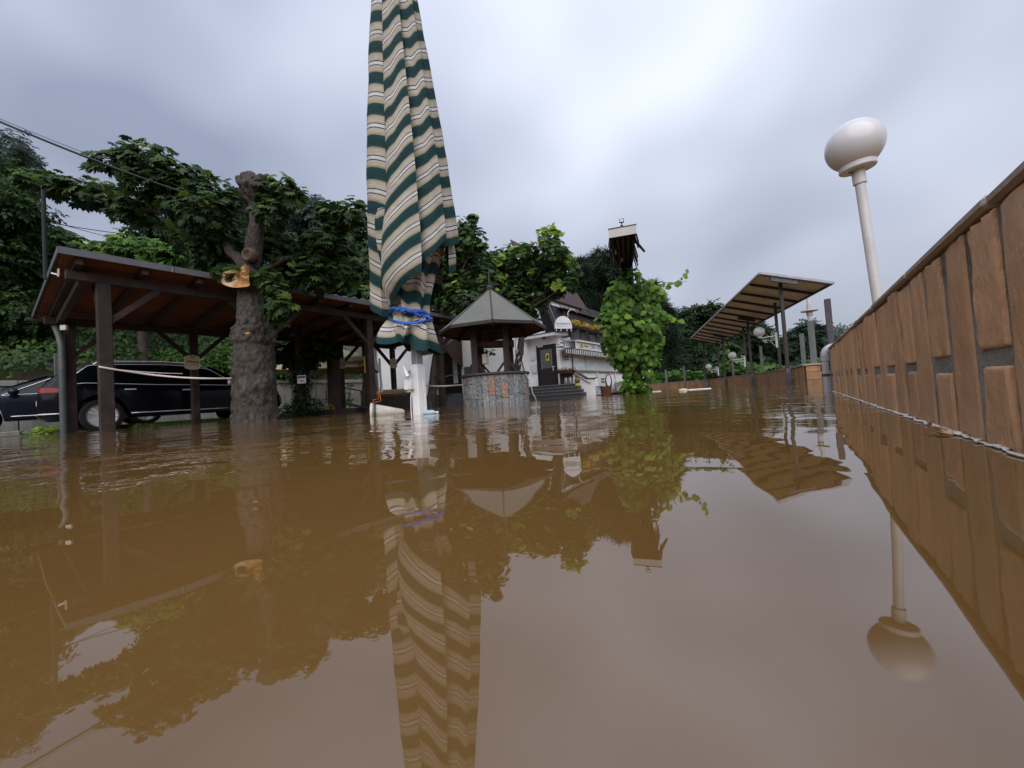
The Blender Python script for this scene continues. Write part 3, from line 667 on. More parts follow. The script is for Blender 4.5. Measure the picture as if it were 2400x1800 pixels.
def loop(zf, Rx, n=60, a0=0, a1=2*pi, cx=-.045, Ry=.225): return [ul(cx+Rx(t)*cos(t), Ry*sin(t), zf(t)) for t in [a0+(a1-a0)*i/n for i in range(n+1)]]
ribbon(loop(lambda t: 1.125-.035*cos(t)+.05*max(0, sin(t))+.02*sin(3*t), lambda t: .225), .042, .5).build('strap', M_strap, um, smooth=True)
ribbon(loop(lambda t: 1.10-.03*cos(t)-.085*max(0, sin(t))**1.5, lambda t: .245, Ry=.25), .034, .6).build('strap', M_strap, um, smooth=True)
ribbon(loop(lambda t: 1.16-.06*cos(t)+.012*sin(5*t), lambda t: .2, Ry=.235, a0=.4, a1=2.4), .035, .9).build('strap', M_strap, um, smooth=True)
k_ = ul(.13, .17, 1.07); ribbon([k_+EX*.012*i+Vector((0, 0, .02*sin(i*.5)))+EY*(.025*sin(i*.28)) for i in range(10)], .03).build('strap_end', M_strap, um, smooth=True)
MB().beam(ul(-.09, .235, 1.15), ul(-.04, .245, 1.16), .03, .04).build('buckle', M_strap, um, bevel=.006)
M_alu = mat('grey_pole_metal', (.30, .30, .32), (.22, .22, .24), scale=5, rough=.4, metal=.4)
M_sleeve = mat('white_sleeve', (.74, .74, .75), (.62, .62, .63), scale=3, rough=.4, dirt=(.42, .38, .33), dscale=2.2)
def sq(w, z0, z1, lx=0, ly=0, rot=.62):
    c = [ul(lx+w/2*1.414*cos(rot+pi/4+i*pi/2), ly+w/2*1.414*sin(rot+pi/4+i*pi/2), z0) for i in range(4)]; return MB().prism(c, (0, 0, z1-z0))
sq(.092, .4, 6.35).build('pole', M_alu, um, bevel=.004)
sq(.118, -.5, .575).build('sleeve', M_sleeve, um, bevel=.005)
jb = W(965, 902, 4.56); sq(.11, jb.z-.06, jb.z+.055, -.085, .02).build('junction_box', M_sleeve, um, bevel=.008)
b2 = W(968, 872, 4.58); MB().box(b2-Vector((.035, .035, .04)), b2+Vector((.035, .035, .04))).build('socket_box', M_sleeve, um, bevel=.006)
c0, c1 = W(947, 860, 4.52), W(956, 884, 4.42)
MB().tube([c0, c1], .019, 14).build('camera_housing', M_sleeve, um, smooth=radians(40))
MB().tube([c0.lerp(c1, .6), W(960, 871, 4.55)], .007, 8).build('camera_arm', mat('black_plastic', (.015, .015, .017), rough=.5), um)
MB().tube([jb+Vector((0, 0, -.05)), ul(-.085, .045, .2), ul(-.09, .05, .05), ul(-.07, .06, -.2)], .006, 6).tube([ul(.055, .06, .5), ul(.075, .05, .2), ul(.06, .06, -.2)], .005, 6).build('cable', M_sleeve, um)
# cone-shaped white bowl adrift, tied with orange cord
cb = W(897, 965, 5.6); cb.z = .03; ca = (EX*.95-EY*.25+Vector((0, 0, -.03))).normalized(); Rc = ca.to_track_quat('Z', 'Y').to_matrix()
cn = thing('floating_cone', 'white plastic cone adrift on its side beside the parasol post, tied with orange cord', 'cone', (cb.x, cb.y, 0))
M_bowl = mat('scuffed_white_plastic', (.62, .58, .50), (.48, .43, .36), scale=6, rough=.45, dirt=(.3, .25, .16), dscale=5)
co0 = cb-ca*.16
MB().lathe([(.118, .0), (.142, .0), (.146, .012), (.142, .03), (.128, .035), (.118, .10), (.046, .42), (.03, .45), (.01, .46), (.008, .45), (.028, .44), (.042, .41), (.11, .10), (.118, .02)], co0, 36, Rc).build('shell', M_bowl, cn, smooth=radians(35))
q_ = co0+ca*.045; MB().lathe([(.132, 0), (.135, .0), (.135, .03), (.132, .03)], q_, 30, Rc).build('band', mat('dark_metal', (.05, .05, .055)), cn)
M_or = mat('orange_cord', (.62, .17, .02), (.45, .1, .01), scale=30, rough=.7)
t0 = q_+Vector((0, 0, .13))
oc = thing('orange_cord', 'orange cord knotted round the floating white cone', 'cord', (t0.x, t0.y, 0))
MB().tube([t0, t0+Vector((-.03, .02, .06)), W(888, 935, 5.6), W(884, 920, 5.65), W(890, 925, 5.6), W(893, 940, 5.55), t0+Vector((.012, 0, .02))], .005, 6).tube([W(884, 920, 5.65), W(890, 917, 5.7), W(896, 922, 5.7)], .008, 6).build('cord', M_or, oc, smooth=True)
bt = onZ(1004, 971); 
bo = thing('floating_bottle', 'small clear blue bottle adrift right of the parasol sleeve', 'bottle', (bt.x, bt.y, 0))
M_bot = mat('blue_clear_plastic', (.22, .34, .42), (.3, .4, .46), scale=5, rough=.15, spec=.6)
MB().lathe([(.01, -.05), (.032, -.045), (.034, .05), (.03, .065), (.013, .085), (.013, .10)], bt+Vector((0, 0, .015)), 14, (EX*.98+EY*.15).normalized().to_track_quat('Z', 'Y').to_matrix()).build('body', M_bot, bo, smooth=radians(40))
e_ = bt+Vector((0, 0, .015))+(EX*.98+EY*.15).normalized()*.10; MB().lathe([(.015, 0), (.015, .018)], e_, 10, (EX*.98+EY*.15).normalized().to_track_quat('Z', 'Y').to_matrix()).build('cap', M_sleeve, bo)

# ================================================================== ROOFED STONE WELL
WC = W(1165, 947, 10.0); WC.z = 0
M_gran = mat('grey_granite', (.34, .35, .36), (.05, .055, .06), scale=26, rough=.7, bump=.008, bscale=34, detail=3, rvar=.18)
M_pink = mat('pink_granite', (.44, .27, .20), (.16, .095, .07), scale=24, rough=.7, bump=.007, bscale=34, detail=3, rvar=.15)
M_dwood = mat('dark_brown_timber', (.030, .018, .016), (.016, .010, .010), scale=5, rough=.7, bump=.003, bscale=60, stretch=(1, 1, .15), dirt=(.05, .034, .03), dscale=3)
M_slatewood = mat('brown_boards', (.085, .038, .022), (.05, .024, .015), scale=4, rough=.75, bump=.003, bscale=40, rvar=.15)
M_rim = mat('dark_slate', (.075, .065, .065), (.045, .04, .042), scale=10, rough=.6, bump=.003, bscale=50)
M_felt = mat('grey_green_roof_felt', (.15, .15, .138), (.12, .12, .112), scale=3, rough=.85, bump=.003, bscale=120, dirt=(.12, .118, .108), dscale=1.5)
well = thing('roofed_well', 'round well of grey and pink granite slabs under an eight-sided felt roof', 'well', tuple(WC))
MB().lathe([(.77, -.5), (.77, .68)], WC, 40).build('well_core', M_mortar, well)
nst = 34; r1 = random.Random(3)
for i in range(nst):
    a0 = 2*pi*i/nst; a1 = 2*pi*(i+1)/nst; pink = r1.random() < .2
    cuts = [-.3, .685] if r1.random() < .25 else ([-.3, r1.choice((.12, .16, .2)), .685] if r1.random() < .6 else [-.3, .14, r1.choice((.45, .5)), .685])
    for j, (z0, z1) in enumerate(zip(cuts, cuts[1:])):
        pk = pink if r1.random() < .75 else not pink and r1.random() < .4
        rr = .82+r1.uniform(-.012, .012); g_ = .006
        rows = []
        for z in [z0+.005+(z1-z0-.01)*q/6 for q in range(7)]:
            rows.append([WC+Vector((cos(a)*(rr+r1.uniform(-.006, .006)), sin(a)*(rr+r1.uniform(-.006, .006)), z)) for a in [a0+g_+(a1-a0-2*g_)*q/4 for q in range(5)]])
        q = MB().grid(rows)
        q.grid([[WC+Vector((cos(a)*.765, sin(a)*.765, z)) for a in (a0+g_, a1-g_)] for z in (z0+.005, z1-.005)])
        b0 = [WC+Vector((cos(a)*.76, sin(a)*.76, z1-.005)) for a in (a0+g_, a1-g_)]; k = len(q.v); q.v += [tuple(p) for p in b0]+[tuple(rows[-1][0]), tuple(rows[-1][-1])]; q.f.append((k, k+1, k+3, k+2))
        for e_ in (0, -1):
            col = [r_[e_] for r_ in rows]; a = a0+g_ if e_ == 0 else a1-g_
            k = len(q.v); q.v += [tuple(p) for p in col]+[tuple(WC+Vector((cos(a)*.76, sin(a)*.76, z))) for z in (z1-.005, z0+.005)]; q.f.append(tuple(range(k, k+9)))
        q.build('stone', M_pink if pk else M_gran, well, fix=True)
MB().lathe([(.60, .69), (.86, .69), (.872, .70), (.872, .735), (.86, .745), (.60, .745)], WC, 48).build('rim', M_rim, well, smooth=radians(30))
def wl(lx, ly, z): return WC+EX*lx+EY*ly+Vector((0, 0, z))
R8, ZE, ZP = 1.36, 1.86, 2.92
oct_ = [wl(R8*sin(radians(3+45*i)), R8*cos(radians(3+45*i)), ZE) for i in range(8)]
apex = wl(0, 0, ZP)
for i in range(8):
    a, b_ = oct_[i], oct_[(i+1) % 8]; n_ = (b_-a).cross(apex-a).normalized()
    if n_.z < 0: n_ = -n_
    MB().prism([a, b_, apex], n_*.012).build('roof_panel', M_felt, well)
    MB().prism([a-n_*.014, b_-n_*.014, apex-n_*.014], -n_*.02).build('soffit_board', M_slatewood, well)
    MB().beam(a+n_*.008, apex+n_*.008, .035, .022, n_).build('hip_strip', M_brown, well)
    MB().beam(a+Vector((0, 0, -.03)), b_+Vector((0, 0, -.03)), .03, .07).build('eave_board', M_brown, well)
    MB().beam(a*.97+WC*.03+Vector((0, 0, -.03)), apex+Vector((0, 0, -.10)), .06, .07).build('rafter', M_dwood, well)
for lx, ly in ((-.45, .42), (.32, .47), (-.36, -.42), (.42, -.38)):
    MB().beam(wl(lx, ly, .74), wl(lx, ly, 2.15), .15, .15, EX).build('post', M_dwood, well, bevel=.008)
    for s_ in (-1, 1): MB().beam(wl(lx+s_*.07, ly, .98), wl(lx+s_*.24, ly-.0, .76), .05, .06, EY).build('brace', M_dwood, well)
for s_ in (-.45, .45): MB().beam(wl(-.72, s_*.95, 1.99), wl(.72, s_*.95, 1.99), .1, .12).build('plate_beam', M_dwood, well)
MB().tube([wl(-.55, .2, 1.50), wl(.52, .14, 1.46)], .095, 18).build('windlass', mat('windlass_wood', (.07, .036, .026), (.04, .022, .016), scale=5, bump=.004, bscale=30, stretch=(.2, .2, 1)), well, smooth=radians(40))
MB().lathe([(.07, -.03), (.09, .03), (.05, .07), (.02, .1), (.012, .32), (.004, .52)], apex, 12).build('finial', M_rim, well, smooth=radians(40))
MB().tube([apex+Vector((0, 0, .1))-EX*.25, apex+Vector((0, 0, .1))+EX*.25], .008, 6).tube([apex+Vector((0, 0, .1))-EY*.2, apex+Vector((0, 0, .1))+EY*.2], .008, 6).build('weather_vane', M_rim, well)
pb_ = wl(-.06, .45, 1.06); 
hb = thing('hanging_basket_pot', 'cream pot with trailing plant hanging inside the well posts', 'plant pot', tuple(wl(-.22, .35, .98)))
MB().box(wl(-.20, .35, .98)-Vector((.06, .06, 0)), wl(-.20, .35, .98)+Vector((.06, .06, .24))).build('pot', mat('cream_pot', (.55, .51, .4), (.46, .43, .34)), hb, bevel=.01)
MB().tube([wl(-.20, .35, 1.2), wl(-.25, .33, 1.5), wl(-.25, .3, 1.9)], .004, 5).build('wire', M_brown, hb)
LM_dark = leafmat('leaf_dark', [(.008, .018, .007), (.013, .030, .009), (.020, .046, .011), (.032, .07, .015)], .25)
crown('foliage', 'oval', [(tuple(wl(-.22, .33, 1.33)), .10), (tuple(wl(-.05, .3, 1.28)), .06)], 300, .09, LM_dark, hb, kind='stuff')
rp = thing('white_rope', 'white rope hanging down the right flank of the stone well into the water', 'rope', tuple(wl(.8, .1, 0)))
MB().tube([wl(.72, .4, .74), wl(.86, .3, .5), wl(.90, .2, .2), wl(.95, .15, .12), wl(1.0, .1, -.05)], .012, 6).build('rope', M_wh, rp, smooth=True)

# ================================================================== VINE-COVERED COLUMN WITH ROOFED BEAM
vb = Vector((-4.05, 11.85, 0))
vc = thing('vine_column', 'tall post smothered in green vine carrying a roofed dark beam with a grey end panel', 'column', tuple(vb))
M_bark0 = mat('dark_bark', (.07, .052, .042), (.035, .026, .021), scale=9, bump=.015, bscale=22, stretch=(1, 1, .4))
MB().beam(vb+Vector((0, 0, -.4)), vb+Vector((0, 0, 4.1)), .26, .26).build('post', M_dwood, vc)
Fp, Bp = W(1459.5, 553, 9.6), W(1463, 628, 12.1); Fp.z = Bp.z = (Fp.z+Bp.z)/2
dv = (Bp-Fp).normalized(); sv = dv.cross(Vector((0, 0, 1))).normalized(); hw = .32
M_shing = mat('weathered_shingle', (.085, .066, .055), (.045, .035, .03), scale=7, bump=.006, bscale=40, dirt=(.13, .11, .09), rvar=.2)
zf = Vector((0, 0, 1))
sv = (sv*.93+dv*-.0).normalized()
MB().beam(Fp-sv*hw+zf*.10+dv*-.02, Fp+sv*hw+zf*.10+dv*-.02, .03, .21).build('end_panel', mat('grey_end_panel', (.46, .44, .43), (.40, .38, .37), scale=3, rough=.5), vc, bevel=.004)
MB().beam(Fp-sv*(hw+.01)+zf*.215-dv*.02, Fp+sv*(hw+.01)+zf*.215-dv*.02, .05, .02).build('end_trim', M_brown, vc)
for k in (-.27, -.13, .0, .13, .27): MB().beam(Fp+sv*k+zf*.06+dv*.02, Bp+sv*k*.8+zf*.06, .055, .10).build('joist', M_dwood, vc)
MB().prism([Fp-sv*hw+zf*.12, Fp+sv*hw+zf*.12, Bp+sv*hw*.85+zf*.12, Bp-sv*hw*.85+zf*.12], zf*.05).build('deck', M_dwood, vc)
for s_ in (-1, 1):
    for j in range(7):
        p = Fp.lerp(Bp, (j+.1)/7); q = Fp.lerp(Bp, (j+1.0)/7); o0 = sv*s_*(hw-.03); o1 = sv*s_*(hw+.05+(.16 if (s_ > 0 and j == 2) else 0)+random.uniform(-.01, .02))
        MB().prism([p+o0+zf*.20, q+o0+zf*.20, q+o1*.97-zf*(.12), p+o1-zf*(.20)], (p-q).normalized()*0+zf*.02).build('shingle', M_shing, vc)
fl_ = Fp+zf*.22+dv*.05
MB().beam(fl_, fl_+zf*.06, .09, .05).beam(fl_+zf*.05, fl_+zf*.12, .02, .02).build('floodlight_bracket', M_brown, vc)
fc = fl_+zf*.17-dv*.02
MB().beam(fc-sv*.055, fc+sv*.055, .05, .095).build('floodlight', mat('black_plastic', (.015, .015, .017)), vc, bevel=.005)
MB().beam(fc-sv*.042-dv*.028, fc+sv*.042-dv*.028, .004, .07).build('floodlight_glass', mat('pale_glass', (.55, .56, .6), (.5, .5, .55), rough=.1), vc)
for (a, b_) in ((-.2, .35), (-.06, .62)): 
    p = Fp.lerp(Bp, b_)+sv*a; MB().lathe([(.012, .06), (.02, 0), (.03, -.06), (.012, -.09)], p-zf*.02, 10).build('lamp_bulb', M_opal, vc, smooth=True)
LM_vine = leafmat('leaf_vine', [(.026, .068, .014), (.055, .125, .02), (.095, .20, .028), (.155, .29, .038), (.24, .38, .055)], .45)
VB = px_blobs([(1480, 668, 42), (1450, 690, 35), (1520, 690, 32), (1545, 690, 16), (1470, 730, 52), (1505, 735, 45), (1435, 745, 28), (1465, 780, 55), (1515, 780, 38), (1440, 800, 30), (1480, 820, 48), (1520, 815, 30), (1490, 858, 40), (1455, 845, 25), (1525, 845, 18), (1492, 892, 28), (1480, 905, 24), (1512, 905, 20), (1425, 720, 16), (1550, 745, 14), (1540, 800, 14)], 11.85, .18)
P, D = blobs_points(VB, 52, .6); n_ = len(P)
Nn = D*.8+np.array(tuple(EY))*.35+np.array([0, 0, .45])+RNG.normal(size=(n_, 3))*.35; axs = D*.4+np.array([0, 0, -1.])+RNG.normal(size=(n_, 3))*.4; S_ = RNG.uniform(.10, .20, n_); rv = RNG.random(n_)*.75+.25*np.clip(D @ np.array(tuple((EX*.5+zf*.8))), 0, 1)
fr_ = (D @ np.array(tuple(EY)))*1+RNG.random(n_)*.3; order = np.argsort(-fr_); big, rest = order[:170], order[170:]
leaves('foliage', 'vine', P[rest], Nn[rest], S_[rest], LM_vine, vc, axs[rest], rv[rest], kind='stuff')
def leaf_parts(kind, P, Nn, S, ax, rnd, m, parent, vars_=6):
    """leaves near enough to be picked apart, each an object of its own sharing mesh data"""
    lv, lf = LEAF[kind]; ms = []
    for i in range(vars_):
        me = bpy.data.meshes.new('leaf'); me.from_pydata([tuple(v) for v in lv], [], lf); a = me.attributes.new('rnd', 'FLOAT', 'POINT'); a.data.foreach_set('value', [i/(vars_-1)*.95]*len(lv)); me.materials.append(m); ms.append(me)
    for p, nn, s, a, r in zip(P, Nn, S, ax, rnd):
        z = Vector(nn).normalized(); x = Vector(a); x = (x-z*x.dot(z)).normalized(); y = z.cross(x)
        o = link('leaf', ms[min(vars_-1, int(r*vars_))], parent, False, Vector(p)); o.matrix_basis = Matrix.Translation(Vector(p)) @ Matrix((x*s, y*s, z*s)).transposed().to_4x4()
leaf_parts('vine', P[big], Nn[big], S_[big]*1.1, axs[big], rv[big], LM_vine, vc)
sh_ = MB(); LP = []
for path in ([(1540, 690), (1565, 672), (1588, 660), (1604, 645), (1613, 624)], [(1552, 662), (1580, 662), (1610, 660)], [(1545, 720), (1566, 735), (1590, 750), (1598, 748)]):
    p3 = [W(x, y, 11.6) for x, y in path]; sh_.tube(p3, [.008, .007, .005, .004, .003][:len(p3)], 5)
    for i in range(len(p3)-1):
        for f_ in (.2, .6): LP.append(p3[i].lerp(p3[i+1], f_))
sh_.build('shoot', mat('green_stem', (.09, .13, .04), (.06, .09, .03)), vc)
LPn = np.array([tuple(p) for p in LP]); k = len(LPn)
leaf_parts('vine', LPn, np.tile(np.array(tuple(EY+zf*.3)), (k, 1))+RNG.normal(size=(k, 3))*.4, RNG.uniform(.07, .2, k), np.tile(np.array([0, 0, -1.]), (k, 1))+RNG.normal(size=(k, 3))*.4, RNG.uniform(.5, 1, k), LM_vine, vc)
MB().tube([vb+Vector((.02, 0, -.3)), vb+Vector((.08, -.1, .5)), vb+Vector((.05, -.15, 1.2))], [.09, .07, .05], 9).build('stem', M_bark0, vc)
# ================================================================== OPEN TIMBER CARPORT (left)
XF, XR = -9.03, -12.1
FY = [1.29, 3.74, 6.15, 8.64]; RY = [1.22, 3.28, 5.02, 7.15, 9.2]
zb = lambda X: 2.68-.06*(-8.6-X)
cp = thing('carport', 'open dark timber carport with a shallow boarded roof and grey metal fascia', 'carport', (-10.5, 4.8, -.2))
YE0, YE1 = .78, 9.45
M_plank = mat('roof_plank_brown', (.19, .075, .033), (.105, .042, .02), scale=5, rough=.7, bump=.002, bscale=50, stretch=(1, .12, 1), rvar=.22, dirt=(.07, .03, .016), dscale=2)
M_beamd = mat('stained_beam', (.036, .021, .018), (.02, .012, .011), scale=6, rough=.65, bump=.003, bscale=50, dirt=(.06, .04, .034), dscale=3, rvar=.12)
for i in range(34):
    x0 = -8.63-i*.12; x1 = x0-.116
    MB().prism([(x0, YE0+.03, zb(x0)), (x0, YE1-.03, zb(x0)), (x1, YE1-.03, zb(x1)), (x1, YE0+.03, zb(x1))], (0, 0, .022)).build('plank', M_plank, cp)
MB().prism([(-8.60, YE0, zb(-8.6)+.026), (-8.6, YE1, zb(-8.6)+.026), (-12.8, YE1, zb(-12.8)+.026), (-12.8, YE0, zb(-12.8)+.026)], (0, 0, .035)).build('roof_sheet', M_gsteel, cp)
M_fascia = mat('grey_fascia', (.135, .135, .15), (.105, .105, .118), scale=3, rough=.42, metal=.35, dirt=(.085, .085, .095), dscale=1.5)
ysf = [YE0, 2.1, 4.35, 6.8, YE1]
for a, b_ in zip(ysf, ysf[1:]):
    MB().box((-8.585, a+.004, zb(-8.6)-.018), (-8.603, b_-.004, zb(-8.6)+.085)).build('fascia_sheet', M_fascia, cp)
    MB().box((-8.58, b_-.03, zb(-8.6)-.018), (-8.5845, b_-.022, zb(-8.6)+.083)).build('fascia_seam', M_edge, cp)
for yy in (YE0-.012, YE1+.002): MB().prism([(-8.6, yy, zb(-8.6)-.012), (-12.82, yy, zb(-12.82)-.012), (-12.82, yy, zb(-12.82)+.075), (-8.6, yy, zb(-8.6)+.085)], (0, .014, 0)).build('barge_sheet', M_fascia, cp)
for i in range(12):
    y = .95+i*.745
    MB().prism([(-8.66, y, zb(-8.66)-.115), (-12.7, y, zb(-12.7)-.115), (-12.7, y, zb(-12.7)-.003), (-8.66, y, zb(-8.66)-.003)], (0, .085, 0)).build('rafter', M_beamd, cp)
MB().box((XF-.07, YE0+.1, 2.395), (XF+.07, YE1-.1, 2.537)).build('front_beam', M_beamd, cp, bevel=.006)
MB().box((XR-.07, YE0+.1, 2.20), (XR+.07, YE1-.1, 2.352)).build('rear_beam', M_beamd, cp, bevel=.006)
for y in FY:
    MB().box((XF-.085, y-.085, -.6), (XF+.085, y+.085, 2.393)).build('post', M_beamd, cp, bevel=.008)
    for s in (-1, 1):
        if y+s*.7 > YE0+.15: MB().beam((XF, y+s*.05, 1.78), (XF, y+s*.68, 2.40), .09, .11, (1, 0, 0)).build('brace', M_beamd, cp)
    MB().beam((XF-.05, y, 1.80), (XF-.62, y, 2.52), .09, .1, (0, 1, 0)).build('brace', M_beamd, cp)
for y in RY:
    MB().box((XR-.075, y-.075, -.5), (XR+.075, y+.075, 2.198)).build('post', M_beamd, cp, bevel=.008)
    for s in (-1, 1):
        if y+s*.7 > YE0+.15: MB().beam((XR, y+s*.05, 1.58), (XR, y+s*.66, 2.21), .08, .1, (1, 0, 0)).build('brace', M_beamd, cp)
for y in (YE0+.3, YE1-.3): MB().beam((XF-.07, y, 2.46), (XR+.07, y, 2.27), .09, .12).build('tie_beam', M_beamd, cp)
gut = MB(); M_zinc = mat('zinc', (.12, .125, .13), (.09, .09, .095), scale=6, rough=.5, metal=.4)
rows = []
for y in (YE0-.1, YE1+.1): rows.append([(-12.86+.065*cos(t), y, zb(-12.8)+.0+.065*sin(t)) for t in [pi+pi*i/10 for i in range(11)]]+[(-12.86+.058*cos(t), y, zb(-12.8)+.0+.058*sin(t)) for t in [2*pi-pi*i/10 for i in range(11)]])
gut.grid(rows, True).build('gutter', M_zinc, cp, smooth=radians(40))
d0, d1 = W(127, 762, 8.15), W(150, 1012, 7.9); d0.z = 2.33
dp_ = thing('downpipe', 'grey green downpipe at the left end of the carport, standing in the water', 'pipe', (d1.x, d1.y, 0))
MB().tube([(d1.x-.35, d1.y-.1, 2.36), (d1.x-.3, d1.y-.08, 2.3), (d1.x-.08, d1.y-.02, 1.95), (d1.x, d1.y, 1.75), (d1.x, d1.y, .8), (d1.x+.0, d1.y, -.5)], .055, 14).build('pipe', mat('grey_green_pipe', (.075, .09, .095), (.055, .065, .07), scale=4, rough=.45, dirt=(.12, .12, .11)), dp_, smooth=radians(40))
MB().box((d1.x-.14, d1.y-.10, 1.15), (d1.x-.06, d1.y-.02, 1.6)).build('meter_box', M_gsteel, dp_, bevel=.01)
b0 = W(122, 640, 6.05); MB().beam(b0, b0+EX*.09+Vector((0, 0, -.03)), .03, .02).beam(b0+EX*.09+Vector((0, 0, -.06)), b0+EX*.10+Vector((0, 0, .06)), .02, .03).build('gutter_bracket', M_wh, cp)
wb_ = W(150, 768, 7.9); MB().beam(wb_-EX*.06, wb_+EX*.06, .05, .10).build('cable_box', M_wh, cp, bevel=.006)
m0, m1 = W(107, 655, 6.6), W(101, 455, 6.6); MB().tube([(m0.x, m0.y, m0.z), (m0.x, m0.y, m1.z+.1)], .028, 10).build('mast', mat('dark_green_pole', (.02, .03, .028), (.012, .018, .017)), cp, smooth=radians(40))
M_wire = mat('bare_wire', (.4, .4, .4), (.3, .3, .3), rough=.4, metal=.6)
for i in range(12):
    y = 4.25+i*.23+random.uniform(-.05, .05); h = random.choice((.05, .07, .22, .24)); z0 = zb(-8.6)+.06
    MB().tube([(-8.64, y, z0), (-8.62, y-.02, z0+h*.6), (-8.63, y-.06, z0+h*.95), (-8.66, y-.1, z0+h), (-8.7, y-.13, z0+h*.8)], .009, 5).build('wire_hook', M_wire, cp, smooth=True)
MB().beam((XR+.06, 5.55, 1.66), (XR+.05, 6.1, 2.2), .03, .03).build('pale_batten', M_alu, cp)
# cream shield boards on the rear posts
M_shield = mat('cream_board', (.66, .58, .40), (.56, .48, .32), scale=5, rough=.5, dirt=(.46, .38, .24), dscale=2)
M_ink = mat('black_ink', (.02, .017, .014), (.015, .013, .012), rough=.6)
for y, zc, lab, body in ((3.22, 1.50, 'cream shield board on the carport post between the black car and the big trunk', 'Filburg'), (5.0, 1.56, 'cream shield board on the carport post just right of the big trunk', 'Filburg'), (7.1, 1.60, 'cream shield board on the post beside the beige parasol', 'Filburg'), (9.15, 1.66, 'cream shield board on the post nearest the white house wall', 'Filburg')):
    x = XR+.085; w, h = .155, .185
    s_ = thing('shield_board', lab, 'sign', (x, y, zc-h), 'cream shield boards on the carport posts')
    pr = [(-1, -.62), (-.86, -.86), (-.5, -.97), (0, -1), (.5, -.97), (.86, -.86), (1, -.62), (1, .6), (.84, .8), (.45, .88), (0, 1), (-.45, .88), (-.84, .8), (-1, .6)]
    MB().prism([(x, y+a*w, zc+b_*h) for a, b_ in pr], (.022, 0, 0)).build('board', M_shield, s_)
    k = len(pr); rim = [Vector((x+.024, y+a*w*.97, zc+b_*h*.97)) for a, b_ in pr]; MB().tube(rim+[rim[0]], .006, 5, False).build('raised_edge', mat('cream_edge', (.7, .63, .46), (.6, .54, .4)), s_)
    text(body, .085, M_ink, 'lettering', s_, (x+.027, y+.01, zc+.01), (0, 1, 0), depth=.001)
    text('______', .04, M_ink, 'lettering', s_, (x+.027, y+.02, zc-.055), (0, 1, 0), depth=.0005) if False else None
    MB().beam((x+.026, y-.06, zc-.065), (x+.026, y+.08, zc-.06), .002, .008, (0, 0, 1)).build('text_line', M_ink, s_)
    MB().tube([(x+.03, y-.02, zc+h), (x+.035, y-.02, zc+h*.62), (x+.035, y+.01, zc+h*.52), (x+.03, y+.035, zc+h*.64)], .006, 6).build('hook', M_brown, s_)
# barrier tape from the first post to the trunk
M_tape = mat('barrier_tape', (.62, .56, .54), (.5, .44, .42), scale=14, rough=.5)
def tape(a, b_, sag, w, name, label, n=24, m_=None):
    a, b_ = Vector(a), Vector(b_); rows = []
    for i in range(n+1):
        p = a.lerp(b_, i/n)-Vector((0, 0, sag*4*(i/n)*(1-i/n))); tw_ = .5*sin(i*.35); d = (b_-a).normalized(); o = (d.cross(Vector((0, 0, 1)))*sin(tw_)+Vector((0, 0, 1))*cos(tw_))*w/2
        nn = d.cross(o).normalized()*.0006; rows.append([p-o+nn, p+o+nn, p+o-nn, p-o-nn])
    return MB().grid(rows, True).build(name, m_ or M_tape, smooth=True, label=label, cat='tape')
tape((XF+.09, 1.2, 1.04), (-8.28, 2.78, .80), .06, .03, 'barrier_tape', 'pale barrier tape strung from the leftmost carport post to the big trunk')
tape((XF+.095, 1.2, 1.03), (XF+.3, 2.2, .92), .02, .012, 'barrier_tape', 'thin loose strand of tape under the tape by the black car')

# ================================================================== OLD POLLARDED CHESTNUT
from mathutils import noise as mnoise
T0 = W(597, 984, 7.4); T0.z = 0
pt = thing('pollard_chestnut', 'old pollarded chestnut with a thick bare trunk, knobbly top and leafy side arms', 'tree', tuple(T0))
M_bark = mat('chestnut_bark', (.095, .080, .072), (.022, .017, .015), scale=14, rough=.9, bump=.03, bscale=26, detail=10, dirt=(.045, .045, .033), dscale=2.2, stretch=(1, 1, .45))
prof = [(-.5, .39), (0, .365), (.5, .345), (1., .33), (1.35, .312), (1.42, .30), (1.46, .325), (1.62, .315), (1.85, .27), (2.1, .235), (2.4, .20), (2.7, .175), (3.0, .165), (3.2, .15), (3.6, .125), (4.0, .108), (4.10, .14), (4.2, .22), (4.28, .29), (4.40, .33), (4.52, .31), (4.58, .25), (4.6, .10)]
offs = [(-.5, 0), (0, 0), (1.5, .035), (2.5, .05), (3.0, .08), (3.7, .20), (4.6, .27)]
rows = []
nz_, na = 210, 84
for j in range(nz_+1):
    z = -.5+5.1*j/nz_; R = lerp_tab(z, prof); ox = lerp_tab(z, offs); row = []
    for k in range(na):
        t = 2*pi*k/na; d = Vector((cos(t), sin(t), 0)); q = Vector((d.x*R*3.2, d.y*R*3.2, z*2.2))
        s = .05*mnoise.noise(q*1.1)+.028*mnoise.noise(q*3.1)+.012*abs(mnoise.noise(Vector((q.x*5, q.y*5, q.z*3))))
        if 1.42 < z < 2.0: s += .05*abs(mnoise.noise(q*4))*SS(1.42, 1.5, z)*SS(2.0, 1.75, z)*1.6
        if z > 4.15: s += .13*mnoise.noise(q*1.5+Vector((4, 1, 0)))+.06*mnoise.noise(q*3.4)
        s += .022*mnoise.noise(q*6.5)+.012*mnoise.noise(q*13)
        r_ = R+s*min(1, R*4)
        zz = z+(.12*mnoise.noise(Vector((d.x*2, d.y*2, 3))) if z > 4.45 else 0)
        row.append(tuple(T0+EX*ox+d*r_+Vector((0, 0, zz))))
    rows.append(row)
MB().grid(rows, True).build('trunk', M_bark, pt, smooth=True)
